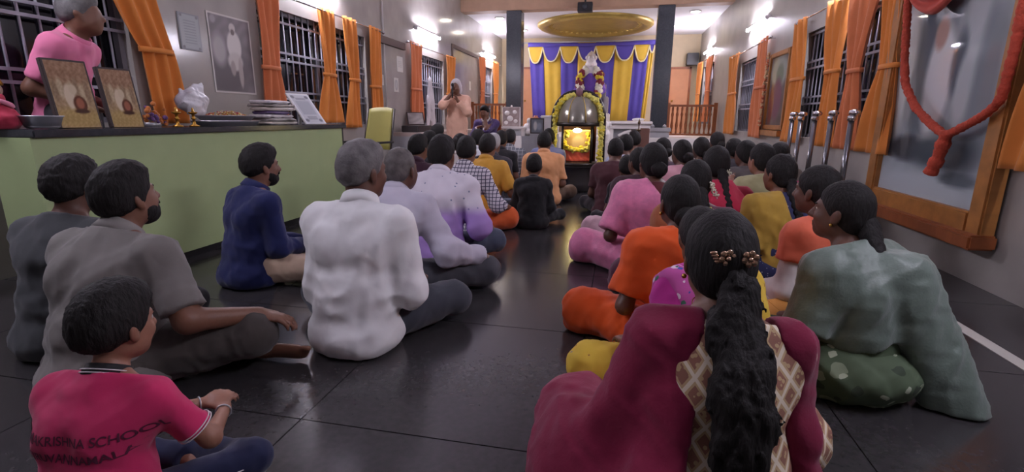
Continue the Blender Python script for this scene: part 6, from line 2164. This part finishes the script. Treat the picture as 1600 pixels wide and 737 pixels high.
# ---- standing and chair-sitting figures -------------------------------------------
def b_speaker(X):
    J, o, T, root = X['J'], X['o'], X['T'], X['root']
    m = cloth('peach_robe', '#e0b39a', var=0.04)
    P = torso(J, o, 0.016, 0.06)
    for n in 'rl':
        P += arm(J, o, n, 0.016, 1.9, flare=0.012, k=0.035)
    P += [C_(J['pel'] + V3(0, 0, 0.05), V3(0, 0, 0.25), 0.17, 0.215, k=0.08), C_(V3(-0.09, 0, 0.5), V3(-0.1, 0.02, 0.14), 0.12, 0.13, k=0.06), C_(V3(0.09, 0, 0.5), V3(0.1, 0.02, 0.14), 0.12, 0.13, k=0.06)]
    sdf('robe', P, 0.013, m, root, cuts=[(J['nb'] + J['d3'] * 0.012, unit(J['d3'] + V3(0, 0.25, 0))), (V3(0, 0, 0.10), V3(0, 0, -1))], noise=wrinkle(88, 0.007, 30, 6, 0.25))
    scarf = cloth('white_head_cloth', '#cfc8c8')
    sdf('head_scarf', [E_(T(0, -0.02, 0.03), (0.092, 0.105, 0.108), J['HR'], k=0), E_(T(0, -0.04, -0.05), (0.10, 0.085, 0.10), J['HR'], k=0.04)], 0.011, scarf, root, cuts=[(T(0, 0.062, 0.05), J['HR'] @ unit(V3(0, 0.9, -0.35)))], noise=wrinkle(90, 0.004, 60, 5, 0.6))
X_sp = person('speaker standing in a peach robe and white head cloth holding a microphone', (712, 123, 8.25), 188, b_speaker, skin='skin_b', hair='crop', pose='stand', h=MID, lean=1, slouch=6, hp=-6, rh=(0.055, 0.20, 1.42), lh=(-0.06, 0.22, 1.30), rd=(-0.25, 0.05, 1), ld=(0.35, 0.1, 0.9), rn=(-0.9, 0.3, 0.1), ln=(0.8, 0.4, 0), curl=48, rpole=(0.8, -0.2, -0.9), lpole=(-0.8, -0.2, -0.9))
# microphone held in the right hand
Jm, s_ = X_sp['J'], X_sp['s']
mic = empty('microphone', X_sp['root'].location, RAD(188), s_)
tag(mic, 'black hand-held microphone in front of the standing speaker', 'microphone')
mp0 = Jm['Wr'] + V3(-0.03, 0.04, 0.06)
MB().tube([mp0 + V3(0, 0.03, -0.13), mp0 + V3(0, -0.01, 0.06)], [0.012, 0.017], 12).build('handle', M_BLACK, mic)
MB().sphere(mp0 + V3(0, -0.018, 0.085), (0.026, 0.026, 0.03), 12, 8).build('grille_head', mat('mic_mesh', '#3a3a3c', 0.4, 0.7), mic)

def b_seated(X):
    J, o, root = X['J'], X['o'], X['root']
    shirt(X, cloth('white_inner', '#d8d4d6'), 1.9, collar=mat('coll_w', '#d8d4d6', 0.8), hem=False, g=0.010)
    P = torso(J, o, 0.02, 0.06)
    for n in 'rl':
        P += arm(J, o, n, 0.018, 1.85, flare=0.008, k=0.035)
    sdf('purple_jacket', P, 0.013, cloth('purple_jacket', '#4e3f6c'), root, cuts=[(J['nb'] + J['d3'] * 0.012, unit(J['d3'] + V3(0, 0.25, 0)))], region=lambda Xg, Y, Z: np.where(Y > 0.06, 0.045 - np.abs(Xg - 0.0) + 0.12 * (Z - 0.9) * 0, -1.0), noise=wrinkle(92, 0.005, 36, 5, 0.8))
    trousers(X, cloth('legs_cream', '#b9a48c'))
person('man in a purple jacket seated on a chair with his hand at his chin', (757, 164, 9.0), 172, b_seated, skin='skin_b', hair='short', pose='chair', h=MID, lean=12, slouch=12, hp=-8, lh=(-0.03, 0.24, 1.01), ld=(0.1, 0.1, 1), ln=(0.2, -0.9, 0.2), curl=50, rh=(0.10, 0.26, 0.84), rd=(-1, 0.3, 0.3))
sc_ = empty('wooden_chair', (at(757, 164, 9.0)[0] + 0.0, 9.12, 0), RAD(172))
tag(sc_, 'wooden chair under the man in the purple jacket', 'chair')
MB().bbox((-0.23, -0.2, 0.38), (0.23, 0.25, 0.42), 0.01).build('seat', M_WOOD, sc_)
for sx_ in (-1, 1):
    MB().bbox((sx_ * 0.2 - 0.02, 0.2, 0), (sx_ * 0.2 + 0.02, 0.24, 0.38), 0.004).build('front_leg', M_WOOD, sc_)
    MB().bbox((sx_ * 0.2 - 0.02, -0.22, 0), (sx_ * 0.2 + 0.02, -0.18, 0.88), 0.004).build('back_leg', M_WOOD, sc_)
MB().bbox((-0.2, -0.215, 0.62), (0.2, -0.19, 0.86), 0.008).build('backrest', M_WOOD, sc_)

def b_pink(X):
    J, o, root = X['J'], X['o'], X['root']
    m = cloth('pink_shirt', '#e27fa2')
    shirt(X, m, 0.8, collar=m, hem=True, g=0.015)
    trousers(X, cloth('legs_dark', '#2d2c30'))
person('grey-haired man in a pink shirt standing behind the counter with his back turned', (-3.33, 2.69, 1.76, 0), -66, b_pink, skin='skin_b', hair='short', hairc='hair_grey', pose='stand', h=MID, lean=6, slouch=16, hy=20, bulk=0.86, sw=0.15, rh=(0.12, 0.16, 1.0), lh=(-0.1, 0.16, 1.0))
print('PEOPLE', N_PERSON[0])
